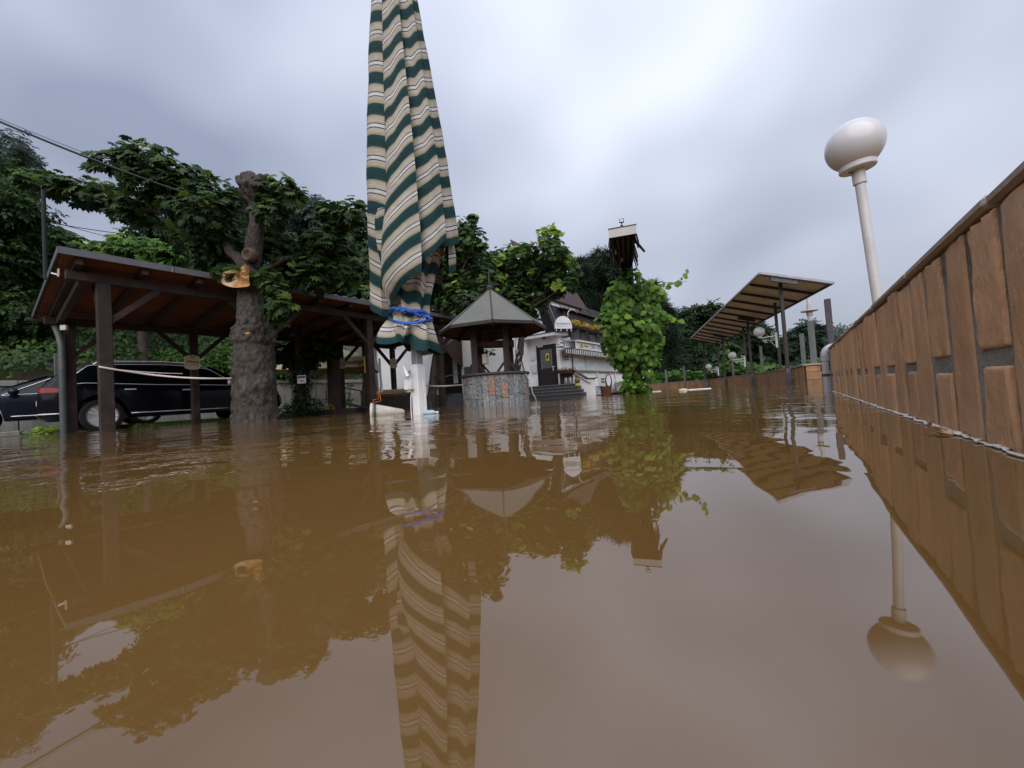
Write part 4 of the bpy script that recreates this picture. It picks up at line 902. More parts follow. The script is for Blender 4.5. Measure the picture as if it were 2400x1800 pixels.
# torn stub of a lost limb
M_torn = mat('torn_wood', (.50, .27, .11), (.30, .14, .05), scale=10, rough=.85, bump=.02, bscale=30, dirt=(.62, .53, .43), dscale=4)
tc_ = T0+EX*.18+Vector((0, 0, 2.58)); td = (EY*.94-EX*.30+Vector((0, 0, .12))).normalized(); Rt = td.to_track_quat('Z', 'Y').to_matrix()
rows = []
for j in range(14):
    row = []
    for k in range(40):
        t = 2*pi*k/40; l = j/13; R = .21+.07*l
        e = .10*mnoise.noise(Vector((cos(t)*1.5, sin(t)*1.5, 7)))+.07*sin(t*2+.6)
        p = Vector((cos(t)*R*1.18*(1+.12*mnoise.noise(Vector((cos(t)*2, sin(t)*2, l*3)))), sin(t)*R*.8, .05+l*(.36+e))); row.append(tuple(tc_+Rt @ p))
    rows.append(row)
MB().grid(rows, True).build('stub', M_bark, pt, smooth=True)
ring = [Vector(p) for p in rows[-1]]; cen = sum(ring, Vector())/40; rows2 = [[tuple(p) for p in ring]]
for j in range(1, 9):
    f = j/8; rows2.append([tuple(p.lerp(cen, f)+td*(.05*mnoise.noise(p*9+Vector((f*5, 0, 0)))+.035*mnoise.noise(p*22+Vector((0, f*9, 0)))-.07*(1-abs(2*f-1))*.8)) for p in ring])
MB().grid(rows2, True).build('torn_face', M_torn, pt, smooth=radians(70))
# burl ring and chips
kb = W(583, 598, 7.22); Rk = (EY-EX*.25).normalized().to_track_quat('Z', 'Y').to_matrix()
MB().lathe([(.14, -.10), (.14, .0), (.12, .05), (.085, .06), (.06, .03), (.03, .01), (.01, .03)], kb, 22, Rk).build('burl', mat('burl_wood', (.11, .065, .05), (.05, .03, .025), scale=20, bump=.015, bscale=30), pt, smooth=True)
MB().prism([W(574, 782, 7.08), W(586, 778, 7.06), W(588, 782, 7.06), W(580, 785, 7.08)], EY*.03).build('wood_chip', M_torn, pt)
lm = MB()
limb(lm, [W(585, 640, 7.4), W(545, 590, 7.5), W(500, 530, 7.6), W(440, 460, 7.5), W(370, 400, 7.3), W(310, 375, 7.2)], .10, .03)
limb(lm, [W(500, 530, 7.6), W(420, 500, 7.7), W(330, 490, 7.8), W(230, 465, 7.8), W(120, 440, 7.8)], .07, .02)
limb(lm, [W(607, 520, 7.45), W(635, 485, 7.45), W(665, 460, 7.4)], .035, .015)
limb(lm, [W(600, 640, 7.65), W(660, 610, 7.8), W(720, 600, 8.2), W(780, 570, 8.5), W(830, 510, 8.6)], .065, .025)
limb(lm, [W(600, 650, 7.4), W(640, 660, 7.2), W(655, 720, 7.1)], .05, .015)
lm.build('limbs', M_bark, pt, smooth=True)
LM_ch = leafmat('leaf_chestnut', [(.011, .024, .009), (.016, .038, .011), (.024, .054, .014), (.037, .075, .018), (.052, .10, .022), (.16, .25, .035)], .3)
AB = px_blobs([(300, 362, 32), (345, 378, 46), (400, 415, 52), (450, 440, 52), (505, 455, 42), (475, 500, 55), (520, 560, 45), (430, 480, 42), (380, 445, 42), (330, 425, 35), (290, 400, 28), (540, 470, 22),
     (505, 600, 42), (535, 640, 28), (455, 570, 38), (400, 540, 24)], 7.5, .35)
AB += px_blobs([(95, 430, 24), (140, 440, 32), (195, 450, 36), (250, 460, 38), (305, 478, 36), (340, 500, 26), (285, 498, 22), (60, 420, 20)], 7.8, .3)
AB += px_blobs([(640, 450, 32), (672, 440, 30), (690, 462, 20), (640, 500, 35)], 7.3, .15)
AB += px_blobs([(640, 560, 42), (690, 585, 42), (640, 610, 42), (735, 605, 42), (780, 570, 40), (745, 560, 35), (790, 510, 36), (825, 500, 36), (850, 530, 30), (770, 500, 26), (680, 640, 40), (740, 650, 38), (800, 640, 40)], 8.2, .35)
AB += px_blobs([(628, 645, 24), (645, 680, 28), (660, 715, 28), (650, 745, 20), (640, 715, 20)], 7.1, .1)
P, D = blobs_points(AB, 80, .5); n_ = len(P)
Nn = D*.5+np.array([0, 0, .8])+RNG.normal(size=(n_, 3))*.33; axs = D+np.array([0, 0, -.55])+RNG.normal(size=(n_, 3))*.4; S_ = .14*RNG.uniform(.6, 1.25, n_)
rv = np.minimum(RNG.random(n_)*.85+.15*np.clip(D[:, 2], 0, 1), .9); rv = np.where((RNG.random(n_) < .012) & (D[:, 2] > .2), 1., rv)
score = (D @ np.array(tuple(EY)))+.3*RNG.random(n_)+.3*np.abs(D[:, 2]); o_ = np.argsort(-score)
leaves('foliage', 'palm', P[o_[220:]], Nn[o_[220:]], S_[o_[220:]], LM_ch, pt, axs[o_[220:]], rv[o_[220:]], kind='stuff')
leaf_parts('palm', P[o_[:220]], Nn[o_[:220]], S_[o_[:220]], axs[o_[:220]], rv[o_[:220]], LM_ch, pt)
k = 14; LP = np.array([tuple(W(225+random.uniform(-14, 30), 372+random.uniform(-16, 22), 7.2)) for _ in range(k)])
leaf_parts('palm', LP, np.tile(np.array(tuple(EY*.7+Vector((0, 0, .6)))), (k, 1))+RNG.normal(size=(k, 3))*.3, RNG.uniform(.17, .24, k), np.tile(np.array(tuple(-EX)), (k, 1))+RNG.normal(size=(k, 3))*.4, RNG.uniform(.3, .7, k), LM_ch, pt)
MB().tube([W(270, 372, 7.3), W(235, 370, 7.2)], [.012, .006], 6).build('twig', M_bark, pt)
# overhead cables
M_cable = mat('black_cable', (.012, .012, .018), (.01, .01, .014), rough=.5)
def cable(a, b_, sag, r, label, name='overhead_cable', n=24, grp=None):
    a, b_ = Vector(a), Vector(b_); return MB().tube([a.lerp(b_, i/n)-Vector((0, 0, sag*4*(i/n)*(1-i/n))) for i in range(n+1)], r, 6).build(name, M_cable, smooth=True, label=label, cat='cable', **({'group': grp} if grp else {}))
cable(W(-300, 150, 6.0), W(600, 505, 7.55), .15, .019, 'thick black cable running down from the upper left to the pollarded trunk')
cable(W(-300, 144, 6.0), W(600, 490, 7.6), .17, .005, 'thin wire running along just above the thick black cable')
cable(W(90, 517, 14), W(420, 560, 20), .1, .016, 'upper thin wire across the sky gap under the chestnut arm')
cable(W(90, 510, 14), W(420, 590, 20), .1, .012, 'lower thin wire across the sky gap under the chestnut arm')
cable(W(680, 470, 7.4), W(720, 640, 8.4), .02, .012, 'dark wire hanging from the right leafy arm of the pollarded trunk')

# ================================================================== CARS
def car(name, label, loc, heading, paint, zs=1., sign=1, suv=True):
    """heading: angle of the nose from +Y towards +X; sign: +1 shows its right side, -1 its left"""
    rt = thing(name, label, 'car', loc, rot=(0, 0, pi/2-heading))
    top = [(-2.36, .86), (-2.33, 1.0), (-2.26, 1.12), (-2.05, 1.36), (-1.82, 1.54), (-1.55, 1.61), (-1.2, 1.64), (-.4, 1.66), (.2, 1.63), (.6, 1.55), (.9, 1.41), (1.2, 1.22), (1.34, 1.12), (1.8, 1.07), (2.15, .98), (2.32, .86), (2.42, .66)] if suv else \
          [(-2.36, .86), (-2.30, 1.02), (-2.0, 1.08), (-1.75, 1.13), (-1.4, 1.30), (-.95, 1.43), (-.4, 1.47), (.0, 1.46), (.35, 1.39), (.75, 1.23), (1.1, 1.05), (1.22, .99), (1.7, .94), (2.1, .86), (2.32, .74), (2.42, .6)]
    belt = [(-2.36, .84), (-2.25, 1.02), (-1.7, 1.10), (-.5, 1.04), (1.3, 1.0), (2., .92), (2.42, .62)] if suv else [(-2.36, .84), (-2.25, .98), (-1.6, 1.02), (-.5, .96), (1.15, .9), (2, .82), (2.42, .56)]
    wid = [(-2.36, .74), (-2.3, .82), (-2.1, .91), (-1.6, .955), (1.6, .95), (2.05, .90), (2.3, .78), (2.42, .6)]
    WX = (-1.42, 1.48); RW = .37
    def prm(x):
        zt = lerp_tab(x, top); zbl = min(lerp_tab(x, belt), zt-.025); wm = lerp_tab(x, wid); zbt = .30 if abs(x) < 2.2 else .30+(abs(x)-2.2)*.6
        for wx in WX:
            dx = abs(x-wx)
            if dx < .43: zbt = max(zbt, .36+math.sqrt(max(0, .43**2-dx*dx)))
        f = max(0, zt-zbl); wbl = wm*.955; wr = wbl-.30*min(1, f/.6)*.9
        return zt, zbl, wm, zbt, wbl, wr
    def ring(x):
        zt, zbl, wm, zbt, wbl, wr = prm(x)
        zm = max(zbt+.02, min(.72, zbl-.1)); h = [(0, zbt+.01), (wm*.82, zbt), (wm*.97, zbt+.03), (wm, max(zm, zbt+.06)), (wm*.985, max(zbl-.07, zbt+.1)), (wbl, zbl), (wr, zt-.06 if zt-zbl > .1 else zt-.015), (wr*.82, zt-.008), (wr*.4, zt), (0, zt+.004)]
        return [(x, y, z*zs) for y, z in h]+[(x, -y, z*zs) for y, z in reversed(h[1:-1])]
    st = sorted(set([-2.36, -2.345, -2.33, -2.3, -2.26, 2.3, 2.36, 2.40, 2.42]+[-2.2+i*.05 for i in range(90)]))
    b_ = MB(); R_ = [ring(x) for x in st]; b_.grid(R_, True); n = len(R_[0]); b_.f += [tuple(range(n)), tuple(len(b_.v)-n+i for i in range(n))]
    body = b_.build('body', paint, rt, local=True, smooth=radians(42))
    GL = mat('car_glass', (.004, .005, .006), (.003, .004, .005), rough=.04, spec=.22); CH = mat('chrome', (.82, .82, .85), (.74, .74, .77), rough=.38, metal=.55); TY = mat('tyre', (.012, .012, .012), (.008, .008, .008), rough=.8); RIM = mat('alloy_rim', (.62, .62, .64), (.52, .52, .54), rough=.4, metal=.4)
    BLK = mat('black_trim', (.012, .012, .013), (.009, .009, .01), rough=.55)
    def side(x, f, s, off=.006):
        zt, zbl, wm, zbt, wbl, wr = prm(x); ztt = zt-.06 if zt-zbl > .1 else zt-.015; f2 = f
        return Vector((x, s*(wbl+(wr-wbl)*f2+off), (zbl+(ztt-zbl)*f2)*zs))
    for s in (-1, 1):
        wins = ([(-1.98, -1.62, -1.22, -1.22), (-1.16, -1.16, -.36, -.36), (-.28, -.28, 1.22, .62)] if suv else [(-1.45, -.95, -.62, -.62), (-.56, -.56, .02, .02), (.1, .1, 1.08, .32)])
        for (a0, a1, c0, c1) in wins:
            rows = []
            for j in range(9):
                f = .07+.83*j/8; xa, xb = a0+(a1-a0)*j/8, c0+(c1-c0)*j/8; rows.append([side(xa+(xb-xa)*i/10, f, s) for i in range(11)])
            MB().grid(rows).build('window', GL, rt, local=True, smooth=True)
        xa, xb = wins[0][0], wins[-1][2]; ta, tb = wins[0][1], wins[-1][3]
        path = [side(xa+(xb-xa)*i/30, .03, s, .008) for i in range(31)]
        up_ = [side(ta+(tb-ta)*i/30, .95, s, .008) for i in range(31)]
        MB().tube(list(reversed(path))+[side(xa-.02, .25, s, .008)]+up_+[side(xb-.0, .06, s, .008)], .009 if suv else .008, 5).build('window_trim', CH, rt, local=True, smooth=True)
        lo = .40
        MB().tube([Vector((-.95+i*.19, s*(prm(-.95+i*.19)[2]+.004), lo*zs)) for i in range(11)], .012, 6).build('sill_trim', CH, rt, local=True, smooth=True)
        if suv: MB().tube([side(-1.55, 1, s, -.02)+Vector((0, 0, -.02))]+[side(-1.45+i*.19, 1, s, -.02)+Vector((0, 0, .05)) for i in range(11)]+[side(.6, 1, s, -.02)+Vector((0, 0, .0))], .016, 8).build('roof_rail', CH, rt, local=True, smooth=True)
        for xh in ((-.95, .1) if suv else (-.5, .25)):
            zt, zbl, wm, zbt, wbl, wr = prm(xh); MB().beam((xh-.1, s*(wm*.985+.018), (zbl-.11)*zs), (xh+.1, s*(wm*.985+.018), (zbl-.11)*zs), .02, .03).build('door_handle', CH, rt, local=True, bevel=.005)
        xm = 1.02 if suv else .9; pm = side(xm, .10, s, .02)
        MB().lathe([(.005, -.09), (.07, -.06), (.09, 0), (.085, .05), (.01, .07)], pm+Vector((0, s*.13, .05)), 14, Matrix.Rotation(pi/2, 3, 'X')).beam(pm, pm+Vector((0, s*.1, .02)), .05, .03).build('mirror', CH if suv else paint, rt, local=True, smooth=True)
        # tail light wrapped round the corner
        rows = []
        for z in (.90, .94, .99, 1.03): rows.append([Vector((x, s*(lerp_tab(x, wid)*(1.0 if z < .98 else .975)+.010), z*zs*1.0)) for x in [-2.345+i*.05*(1.0 if z < 1 else .8) for i in range(10)]])
        MB().grid(rows).build('tail_light', mat('tail_light_red', (.26, .006, .006), (.12, .003, .003), scale=9, rough=.15, spec=.3), rt, local=True, smooth=True)
        rows = [[Vector((x, s*(lerp_tab(x, wid)*.99+.006), z*zs)) for x in (1.95, 2.05, 2.15, 2.25)] for z in (.70, .78, .84)]
        MB().grid(rows).build('headlight', mat('headlight_glass', (.5, .5, .52), (.4, .4, .42), rough=.1), rt, local=True, smooth=True)
        for wx in WX:
            wh = thing('wheel', None, None, (0, 0, 0)); wh.parent = rt; ORG[wh] = Vector((0, 0, 0))
            wh.location = (wx, s*.86, RW)
            Mx = Matrix.Rotation(-s*pi/2, 3, 'X')
            MB().lathe([(.255, -.11), (.33, -.115), (.365, -.09), (.37, 0), (.365, .09), (.33, .105), (.262, .10), (.255, .07)], (0, 0, 0), 36, Mx).build('tyre', TY, wh, local=True, smooth=radians(40))
            MB().lathe([(.0, .02), (.24, .02), (.255, .075), (.262, .096), (.25, .098), (.235, .06), (.0, .03)], (0, 0, 0), 36, Mx).build('rim_bed', BLK, wh, local=True, smooth=radians(40))
            sp = MB()
            for q in range(5):
                for dq in (-.14, .14):
                    a = 2*pi*q/5+dq; d = Vector((cos(a), sin(a), 0)); p = Vector((-sin(a), cos(a), 0)); d2 = Vector((cos(a+dq*.35), sin(a+dq*.35), 0))
                    sp.prism([Mx @ (d*.03-p*.012+Vector((0, 0, .085))), Mx @ (d2*.245-p*.022+Vector((0, 0, .088))), Mx @ (d2*.245+p*.022+Vector((0, 0, .088))), Mx @ (d*.03+p*.012+Vector((0, 0, .085)))], Mx @ Vector((0, 0, -.03)))
            sp.lathe([(.0, .09), (.05, .09), (.05, .05)], (0, 0, 0), 16, Mx).build('rim_spokes', RIM, wh, local=True)
            MB().lathe([(.245, .085), (.262, .10), (.266, .098), (.25, .08)], (0, 0, 0), 36, Mx).build('rim_edge', RIM, wh, local=True, smooth=True)
    rows = [[Vector((x, y, (lerp_tab(x, top)+.008)*zs)) for y in [-.62+.124*i for i in range(11)]] for x in [-2.24, -2.15, -2.05, -1.95, -1.85, -1.78]]
    if not suv: rows = [[Vector((x, y, (lerp_tab(x, top)+.008)*zs)) for y in [-.6+.12*i for i in range(11)]] for x in (-1.7, -1.5, -1.3, -1.1, -1.0)]
    MB().grid(rows).build('rear_window', GL, rt, local=True, smooth=True)
    xs_ = (.62, .8, .95, 1.1, 1.25, 1.3) if suv else (.36, .55, .75, .95, 1.1)
    MB().grid([[Vector((x, y, (lerp_tab(x, top)+.008)*zs)) for y in [-.64+.128*i for i in range(11)]] for x in xs_]).build('windscreen', GL, rt, local=True, smooth=True)
    if suv:
        MB().beam((-2.372, -.7, .46), (-2.372, .7, .46), .02, .03).build('bumper_trim', CH, rt, local=True)
        for s in (-1, 1): MB().tube([Vector((-2.35+i*.05, s*(lerp_tab(-2.35+i*.05, wid)+.006), .46)) for i in range(9)], .014, 6).build('bumper_trim', CH, rt, local=True)
        MB().prism([(-2.20, -.62, 1.60), (-1.80, -.66, 1.585), (-1.80, .66, 1.585), (-2.20, .62, 1.60)], (0, 0, .03)).build('roof_spoiler', paint, rt, local=True)
        MB().box((-2.375, -.26, .66), (-2.365, .26, .77)).build('number_plate', M_wh, rt, local=True)
        MB().tube([side(.2+.0, .2, -1, -.12), side(.7, .75, -1, -.16)], .02, 6).build('seat_belt', M_tape, rt, local=True) if False else None
    return rt
PB = mat('black_car_paint', (.004, .004, .008), (.003, .003, .006), rough=.15, spec=.14)
PN = mat('navy_car_paint', (.007, .009, .018), (.005, .007, .014), rough=.18, spec=.2)
car('parked_suv', 'black estate car with silver roof rails parked under the carport at the water edge', (-13.56, 3.22, -.05), radians(3.5), PB)
car('parked_saloon', 'dark navy saloon car parked half behind the black estate at the far left', (-16.0, 1.55, .05), radians(183), PN, suv=False)

# ================================================================== BANK, RETAINING WALL, HEDGES BEHIND THE CARPORT
M_conc = mat('weathered_concrete', (.30, .29, .265), (.20, .195, .175), scale=4, rough=.9, bump=.006, bscale=40, dirt=(.10, .10, .075), dscale=2.2, stretch=(1, 1, .35), rvar=.08)
rw = thing('retaining_wall', 'grey concrete retaining wall with a coping, below the hedge behind the cars', 'wall', (-18, 2, 0))
for i in range(11):
    y0 = -9+i*1.96
    MB().box((-18.2, y0+.012, -.3), (-18.0+random.uniform(-.008, .008), y0+1.948, 1.36)).build('wall_panel', M_conc, rw, bevel=.012)
    MB().box((-18.24, y0+.006, 1.365), (-17.93, y0+1.954, 1.52)).build('coping', M_conc, rw, bevel=.012)
MB().box((-18.3, -9, -.3), (-18.19, 12.5, 1.34)).build('wall_core', M_mortar, rw)
LM_ivy = leafmat('leaf_ivy', [(.010, .024, .008), (.018, .042, .011), (.03, .065, .015), (.05, .10, .02), (.085, .16, .03)], .3)
# ivy bank on the slope, hanging over the coping
n_ = 52000; Yv = RNG.uniform(-9, 12.4, n_); tv = RNG.random(n_)**.85
Xv = -18.1-tv*9.; Zv = 1.45+tv*5.6+.35*np.sin(Yv*1.1+Xv*.7)*np.cos(Yv*.37)+RNG.random(n_)*.5
P = np.stack([Xv+RNG.normal(size=n_)*.12, Yv, Zv], 1); lump = .5+.5*np.sin(Yv*1.7+Zv*1.9)*np.sin(Yv*.6-Xv)
Nn = np.tile(np.array([.65, -.15, .7]), (n_, 1))+RNG.normal(size=(n_, 3))*.4; ax_ = np.tile(np.array([.6, 0, -.8]), (n_, 1))+RNG.normal(size=(n_, 3))*.5
leaves('ivy_bank', 'oval', P, Nn, RNG.uniform(.10, .24, n_), LM_ivy, None, ax_, np.clip(RNG.random(n_)*.7+.3*lump, 0, 1), kind='stuff', label='dense green ivy bank rising above the concrete retaining wall', cat='ivy')
hg = thing('clipped_hedge', 'bright green shrub hanging over the retaining wall behind the black car', 'hedge', (-18.2, 5.6, 1.5))
crown('foliage', 'oval', [((-18.3, 4.6+.6*i+random.uniform(-.2, .2), 1.9+random.uniform(-.2, .45)), random.uniform(.45, .75)) for i in range(9)], 150, .17, leafmat('leaf_bright', [(.02, .05, .012), (.04, .095, .018), (.065, .15, .024), (.11, .23, .038)], .35), hg, kind='stuff')
tg = np.array([[random.uniform(-13.15, -12.75), random.uniform(.7, 1.05), .02] for _ in range(90)]); k = len(tg)
leaves('weed_tuft', 'oval', tg+RNG.normal(size=(k, 3))*np.array([.05, .05, .04])+np.array([0, 0, .05]), np.tile(np.array([.3, -.2, .8]), (k, 1))+RNG.normal(size=(k, 3))*.4, RNG.uniform(.06, .14, k), leafmat('leaf_yellowgreen', [(.10, .17, .02), (.2, .3, .03), (.3, .4, .05)], .35), None, None, None, label='yellow green weed growing at the water edge by the leftmost carport post', cat='weed')
k = 2600; tg = np.stack([RNG.uniform(-12.9, -12.3, k), RNG.uniform(2.2, 5.4, k), RNG.uniform(-.03, .02, k)], 1)
leaves('waterline_grass', 'blade', tg, np.tile(np.array([0, 0, 1.]), (k, 1))+RNG.normal(size=(k, 3))*.5, RNG.uniform(.05, .13, k), leafmat('leaf_grass', [(.05, .09, .02), (.09, .15, .03), (.15, .2, .06)], .3), None, None, None, kind='stuff')
# beige lounge parasol behind the carport
LC = W(775, 900, 15.6); 
M_canvas = mat('cream_canvas', (.60, .53, .38), (.52, .45, .31), scale=3, rough=.85, bump=.004, bscale=14)
bp_ = thing('lounge_parasol', 'open cream parasol lettered on its valance, behind the carport and the ivy trunk', 'parasol', (LC.x, LC.y, 0))
e1 = (EX*.97-EY*.24).normalized(); e2 = Vector((-e1.y, e1.x, 0)); hwp = 1.72; zv0, zv1, zpk = 1.60, 1.95, 2.62
crn = [LC+e1*a*hwp+e2*b_*hwp for a, b_ in ((-1, -1), (1, -1), (1, 1), (-1, 1))]
crn = [Vector((p.x, p.y, 0)) for p in crn]; pk = Vector((LC.x, LC.y, zpk))
for i in range(4):
    a, b_ = crn[i], crn[(i+1) % 4]; za = Vector((0, 0, zv1)); rows = []
    for j in range(9):
        f = j/8; rows.append([(a+za).lerp(b_+za, g_/8).lerp(pk, f)-Vector((0, 0, .10*sin(pi*f)*sin(pi*g_/8)*.5)) for g_ in range(9)])
    MB().grid(rows).build('canopy_panel', M_canvas, bp_, smooth=True)
    rows = [[(a.lerp(b_, g_/16))+Vector((0, 0, z+(.02*sin(g_*1.3) if z < 1.7 else 0))) for g_ in range(17)] for z in (zv0, zv1-.012)]
    MB().grid(rows).build('valance', M_canvas, bp_, smooth=True)
MB().tube([(LC.x-.55*e1.x, LC.y-.55*e1.y, -.2), (LC.x-.55*e1.x, LC.y-.55*e1.y, 2.4)], .04, 12).build('pole', M_alu, bp_, smooth=radians(40))
M_dtext = mat('dark_print', (.035, .03, .03), (.03, .025, .025))
vm_ = (crn[0]+crn[1])/2-e2*.012*1
text('R', .25, M_dtext, 'lettering', bp_, vm_+e1*(-.27)+Vector((0, 0, 1.79)), tuple(e1), depth=.002)
text('-  Lounge', .25, M_dtext, 'lettering', bp_, vm_+e1*(.53)+Vector((0, 0, 1.77)), tuple(e1), align='LEFT', depth=.002)
text('K', .25, M_dtext, 'lettering', bp_, vm_+e1*(-.6)+Vector((0, 0, 1.81)), tuple(e1), depth=.002)
# ivy-wrapped trunk with a paper notice
iv = W(708, 978, 10.9); iv.z = 0
it = thing('ivy_tree', 'tree with an ivy-wrapped trunk and low dark crown, a paper notice pinned to it', 'tree', tuple(iv))
MB().tube([(iv.x, iv.y, -.4), (iv.x-.02, iv.y, .6), (iv.x+.03, iv.y, 1.5), (iv.x, iv.y, 2.6)], [.17, .13, .12, .1], 12).build('trunk', M_bark0, it, smooth=True)
crown('ivy', 'oval', [((iv.x+random.uniform(-.04, .04), iv.y, z), (.22, .22, .2)) for z in np.arange(.15, 1.7, .16)]+[((iv.x+.05, iv.y+.1, .3), (.45, .45, .25)), ((iv.x-.1, iv.y-.2, .15), (.5, .5, .2))], 260, .09, LM_dark, it, kind='stuff')
crown('foliage', 'palm', px_blobs([(665, 822, 22), (690, 830, 28), (720, 820, 32), (750, 812, 28), (770, 830, 20), (705, 850, 22), (735, 842, 18), (780, 812, 18), (660, 845, 12)], 10.9, .3), 70, .15, LM_dark, it, kind='stuff')
nv = W(707, 889, 10.65)
nt_ = thing('paper_notice', 'white paper notice with blue and red print on the ivy trunk', 'notice', tuple(nv))
MB().beam(nv-EX*.115, nv+EX*.115, .004, .22).build('sheet', mat('white_paper', (.72, .72, .76), (.66, .66, .7)), nt_)
MB().beam(nv-EX*.10+EY*.006+zf*.06, nv+EX*.10+EY*.006+zf*.06, .003, .05).build('blue_print', mat('blue_print', (.06, .08, .35), (.05, .06, .28)), nt_)
MB().prism([nv+EY*.005-EX*.07-zf*.045, nv+EY*.005-EX*.02-zf*.03, nv+EY*.005+EX*.06-zf*.035, nv+EY*.005+EX*.08-zf*.055, nv+EY*.005-EX*.02-zf*.06], EY*.003).build('red_print', mat('red_print', (.45, .03, .04), (.4, .03, .04)), nt_)
# second bare trunk and its planter
b3 = W(786, 966, 12.0); b3.z = 0
st_ = thing('shade_tree', 'dark thick bare trunk rising behind the carport post beside the flower planter', 'tree', tuple(b3))
MB().tube([(b3.x, b3.y, -.4), (b3.x, b3.y, .3), (b3.x+.02, b3.y, 1.2), (b3.x-.02, b3.y+.05, 2.4), (b3.x, b3.y+.1, 3.4)], [.24, .2, .185, .17, .14], 18).build('trunk', M_bark0, st_, smooth=True)
crown('foliage', 'palm', px_blobs([(760, 690, 60), (820, 680, 60), (790, 640, 50), (860, 700, 50), (700, 690, 50), (730, 650, 50), (840, 640, 45)], 12.0, 1.0), 42, .2, LM_ch, st_, kind='stuff')
pc = W(784, 972, 11.4); pc.z = 0
pn_ = thing('planter', 'dark timber planter with yellow flowering plants round the shade tree', 'planter', tuple(pc))
for k, (a, b_) in enumerate(((-.62, .0), (.62, .0))): pass
for z in (-.12, .05): 
    MB().beam(pc-EX*.66+zf*z, pc+EX*.66+zf*z, .06, .15).build('board', M_dwood, pn_)
    MB().beam(pc-EX*.66-EY*.55+zf*z, pc-EX*.66-EY*.03+zf*z, .06, .15).build('board', M_dwood, pn_)
    MB().beam(pc+EX*.66-EY*.55+zf*z, pc+EX*.66-EY*.03+zf*z, .06, .15).build('board', M_dwood, pn_)
MB().prism([pc-EX*.62-EY*.05+zf*.0, pc+EX*.62-EY*.05, pc+EX*.62-EY*.55, pc-EX*.62-EY*.55], zf*.06).build('earth', M_soil, pn_)
crown('yellow_plant', 'oval', [(tuple(pc-EX*.42-EY*.15+zf*.2), .16), (tuple(pc-EX*.22-EY*.12+zf*.19), .13)], 380, .075, leafmat('leaf_yellow', [(.22, .2, .02), (.4, .32, .03), (.5, .4, .05)], .3), pn_, kind='stuff')
fp = W(818, 960, 11.6); fp.z = .0
fpl = thing('tall_weed', 'tall leafy plant with pairs of pointed leaves right of the planter', 'plant', tuple(fp))
MB().tube([fp, fp+zf*.4+EX*.04, fp+zf*.85+EX*.10], [.012, .01, .006], 6).build('stem', mat('green_stem', (.09, .13, .04)), fpl)
k = 26; zz = RNG.uniform(.12, .85, k); LPn = np.array([tuple(fp+zf*float(z)+EX*(.11*float(z))) for z in zz])
leaf_parts('oval', LPn, np.tile(np.array(tuple(EY*.5+zf*.8)), (k, 1))+RNG.normal(size=(k, 3))*.25, RNG.uniform(.10, .2, k), RNG.normal(size=(k, 3))*np.array([1, 1, .3]), RNG.uniform(.2, .9, k), LM_vine, fpl)
M_rail = mat('grey_handrail', (.12, .12, .125), (.09, .09, .095), rough=.4, metal=.5)
hr = thing('ramp_handrail', 'grey tubular handrail along the ramp before the retaining wall', 'railing', tuple(W(790, 960, 13.5)))
d_ = 13.4
for pts in ([(724, 938), (725, 897), (729, 892), (765, 900), (815, 910), (866, 920)], [(726, 931), (768, 941), (820, 950), (866, 958)], [(764, 900), (765, 945)], [(846, 916), (848, 962)], [(727, 905), (728, 960)], [(690, 930), (768, 936), (866, 956)]): MB().tube([W(x, y, d_) for x, y in pts], .022, 8).build('rail', M_rail, hr, smooth=True)
yp = W(856, 855, 10.7); MB().beam(yp-zf*.22, yp+zf*.22, .105, .02, EX).build('yellow_banner', mat('yellow_sheet', (.62, .45, .02), (.55, .4, .02)), label='narrow yellow panel hanging beside the third front carport post', cat='banner')
# stack of dark boards with an orange cord, before the white wall
sk = W(928, 962, 12.2); sk.z = 0
ps = thing('board_stack', 'low stack of dark boards with pale planks on top, before the white house wall', 'stack', tuple(sk))
MB().beam(sk-EX*.47-EY*.02+zf*.24, sk+EX*.47-EY*.02+zf*.24, .42, .5).build('stack_core', M_soil, ps)
for j in range(6): MB().beam(sk-EX*.5+zf*(.03+j*.075), sk+EX*.5+zf*(.03+j*.075)+EX*random.uniform(-.03, .03), .5, .05).build('board', M_dwood, ps)
M_pine = mat('pale_plank', (.30, .20, .11), (.2, .13, .07), scale=5, bump=.002, stretch=(.2, 1, 1))
for j in range(3): MB().beam(sk-EX*(.45-.06*j)+zf*(.50+j*.045)+EY*.05, sk+EX*(.30+.05*j)+zf*(.50+j*.045), .35, .035).build('plank', M_pine, ps)
for k_x, lab in ((-.48, 'orange cord tied at the left end of the board stack'), (.62, 'orange cord tied at the right end of the board stack')):
    c = sk+EX*k_x+zf*.62+EY*.28
    MB().tube([c+EX*.1, c, c-EX*.05-zf*.04, c+EX*.03-zf*.1, c+EX*.07+zf*.0, c-EX*.02-zf*.28], .013, 6).build('orange_cord', M_or, smooth=True, label=lab, cat='cord', group='orange cords by the board stack')
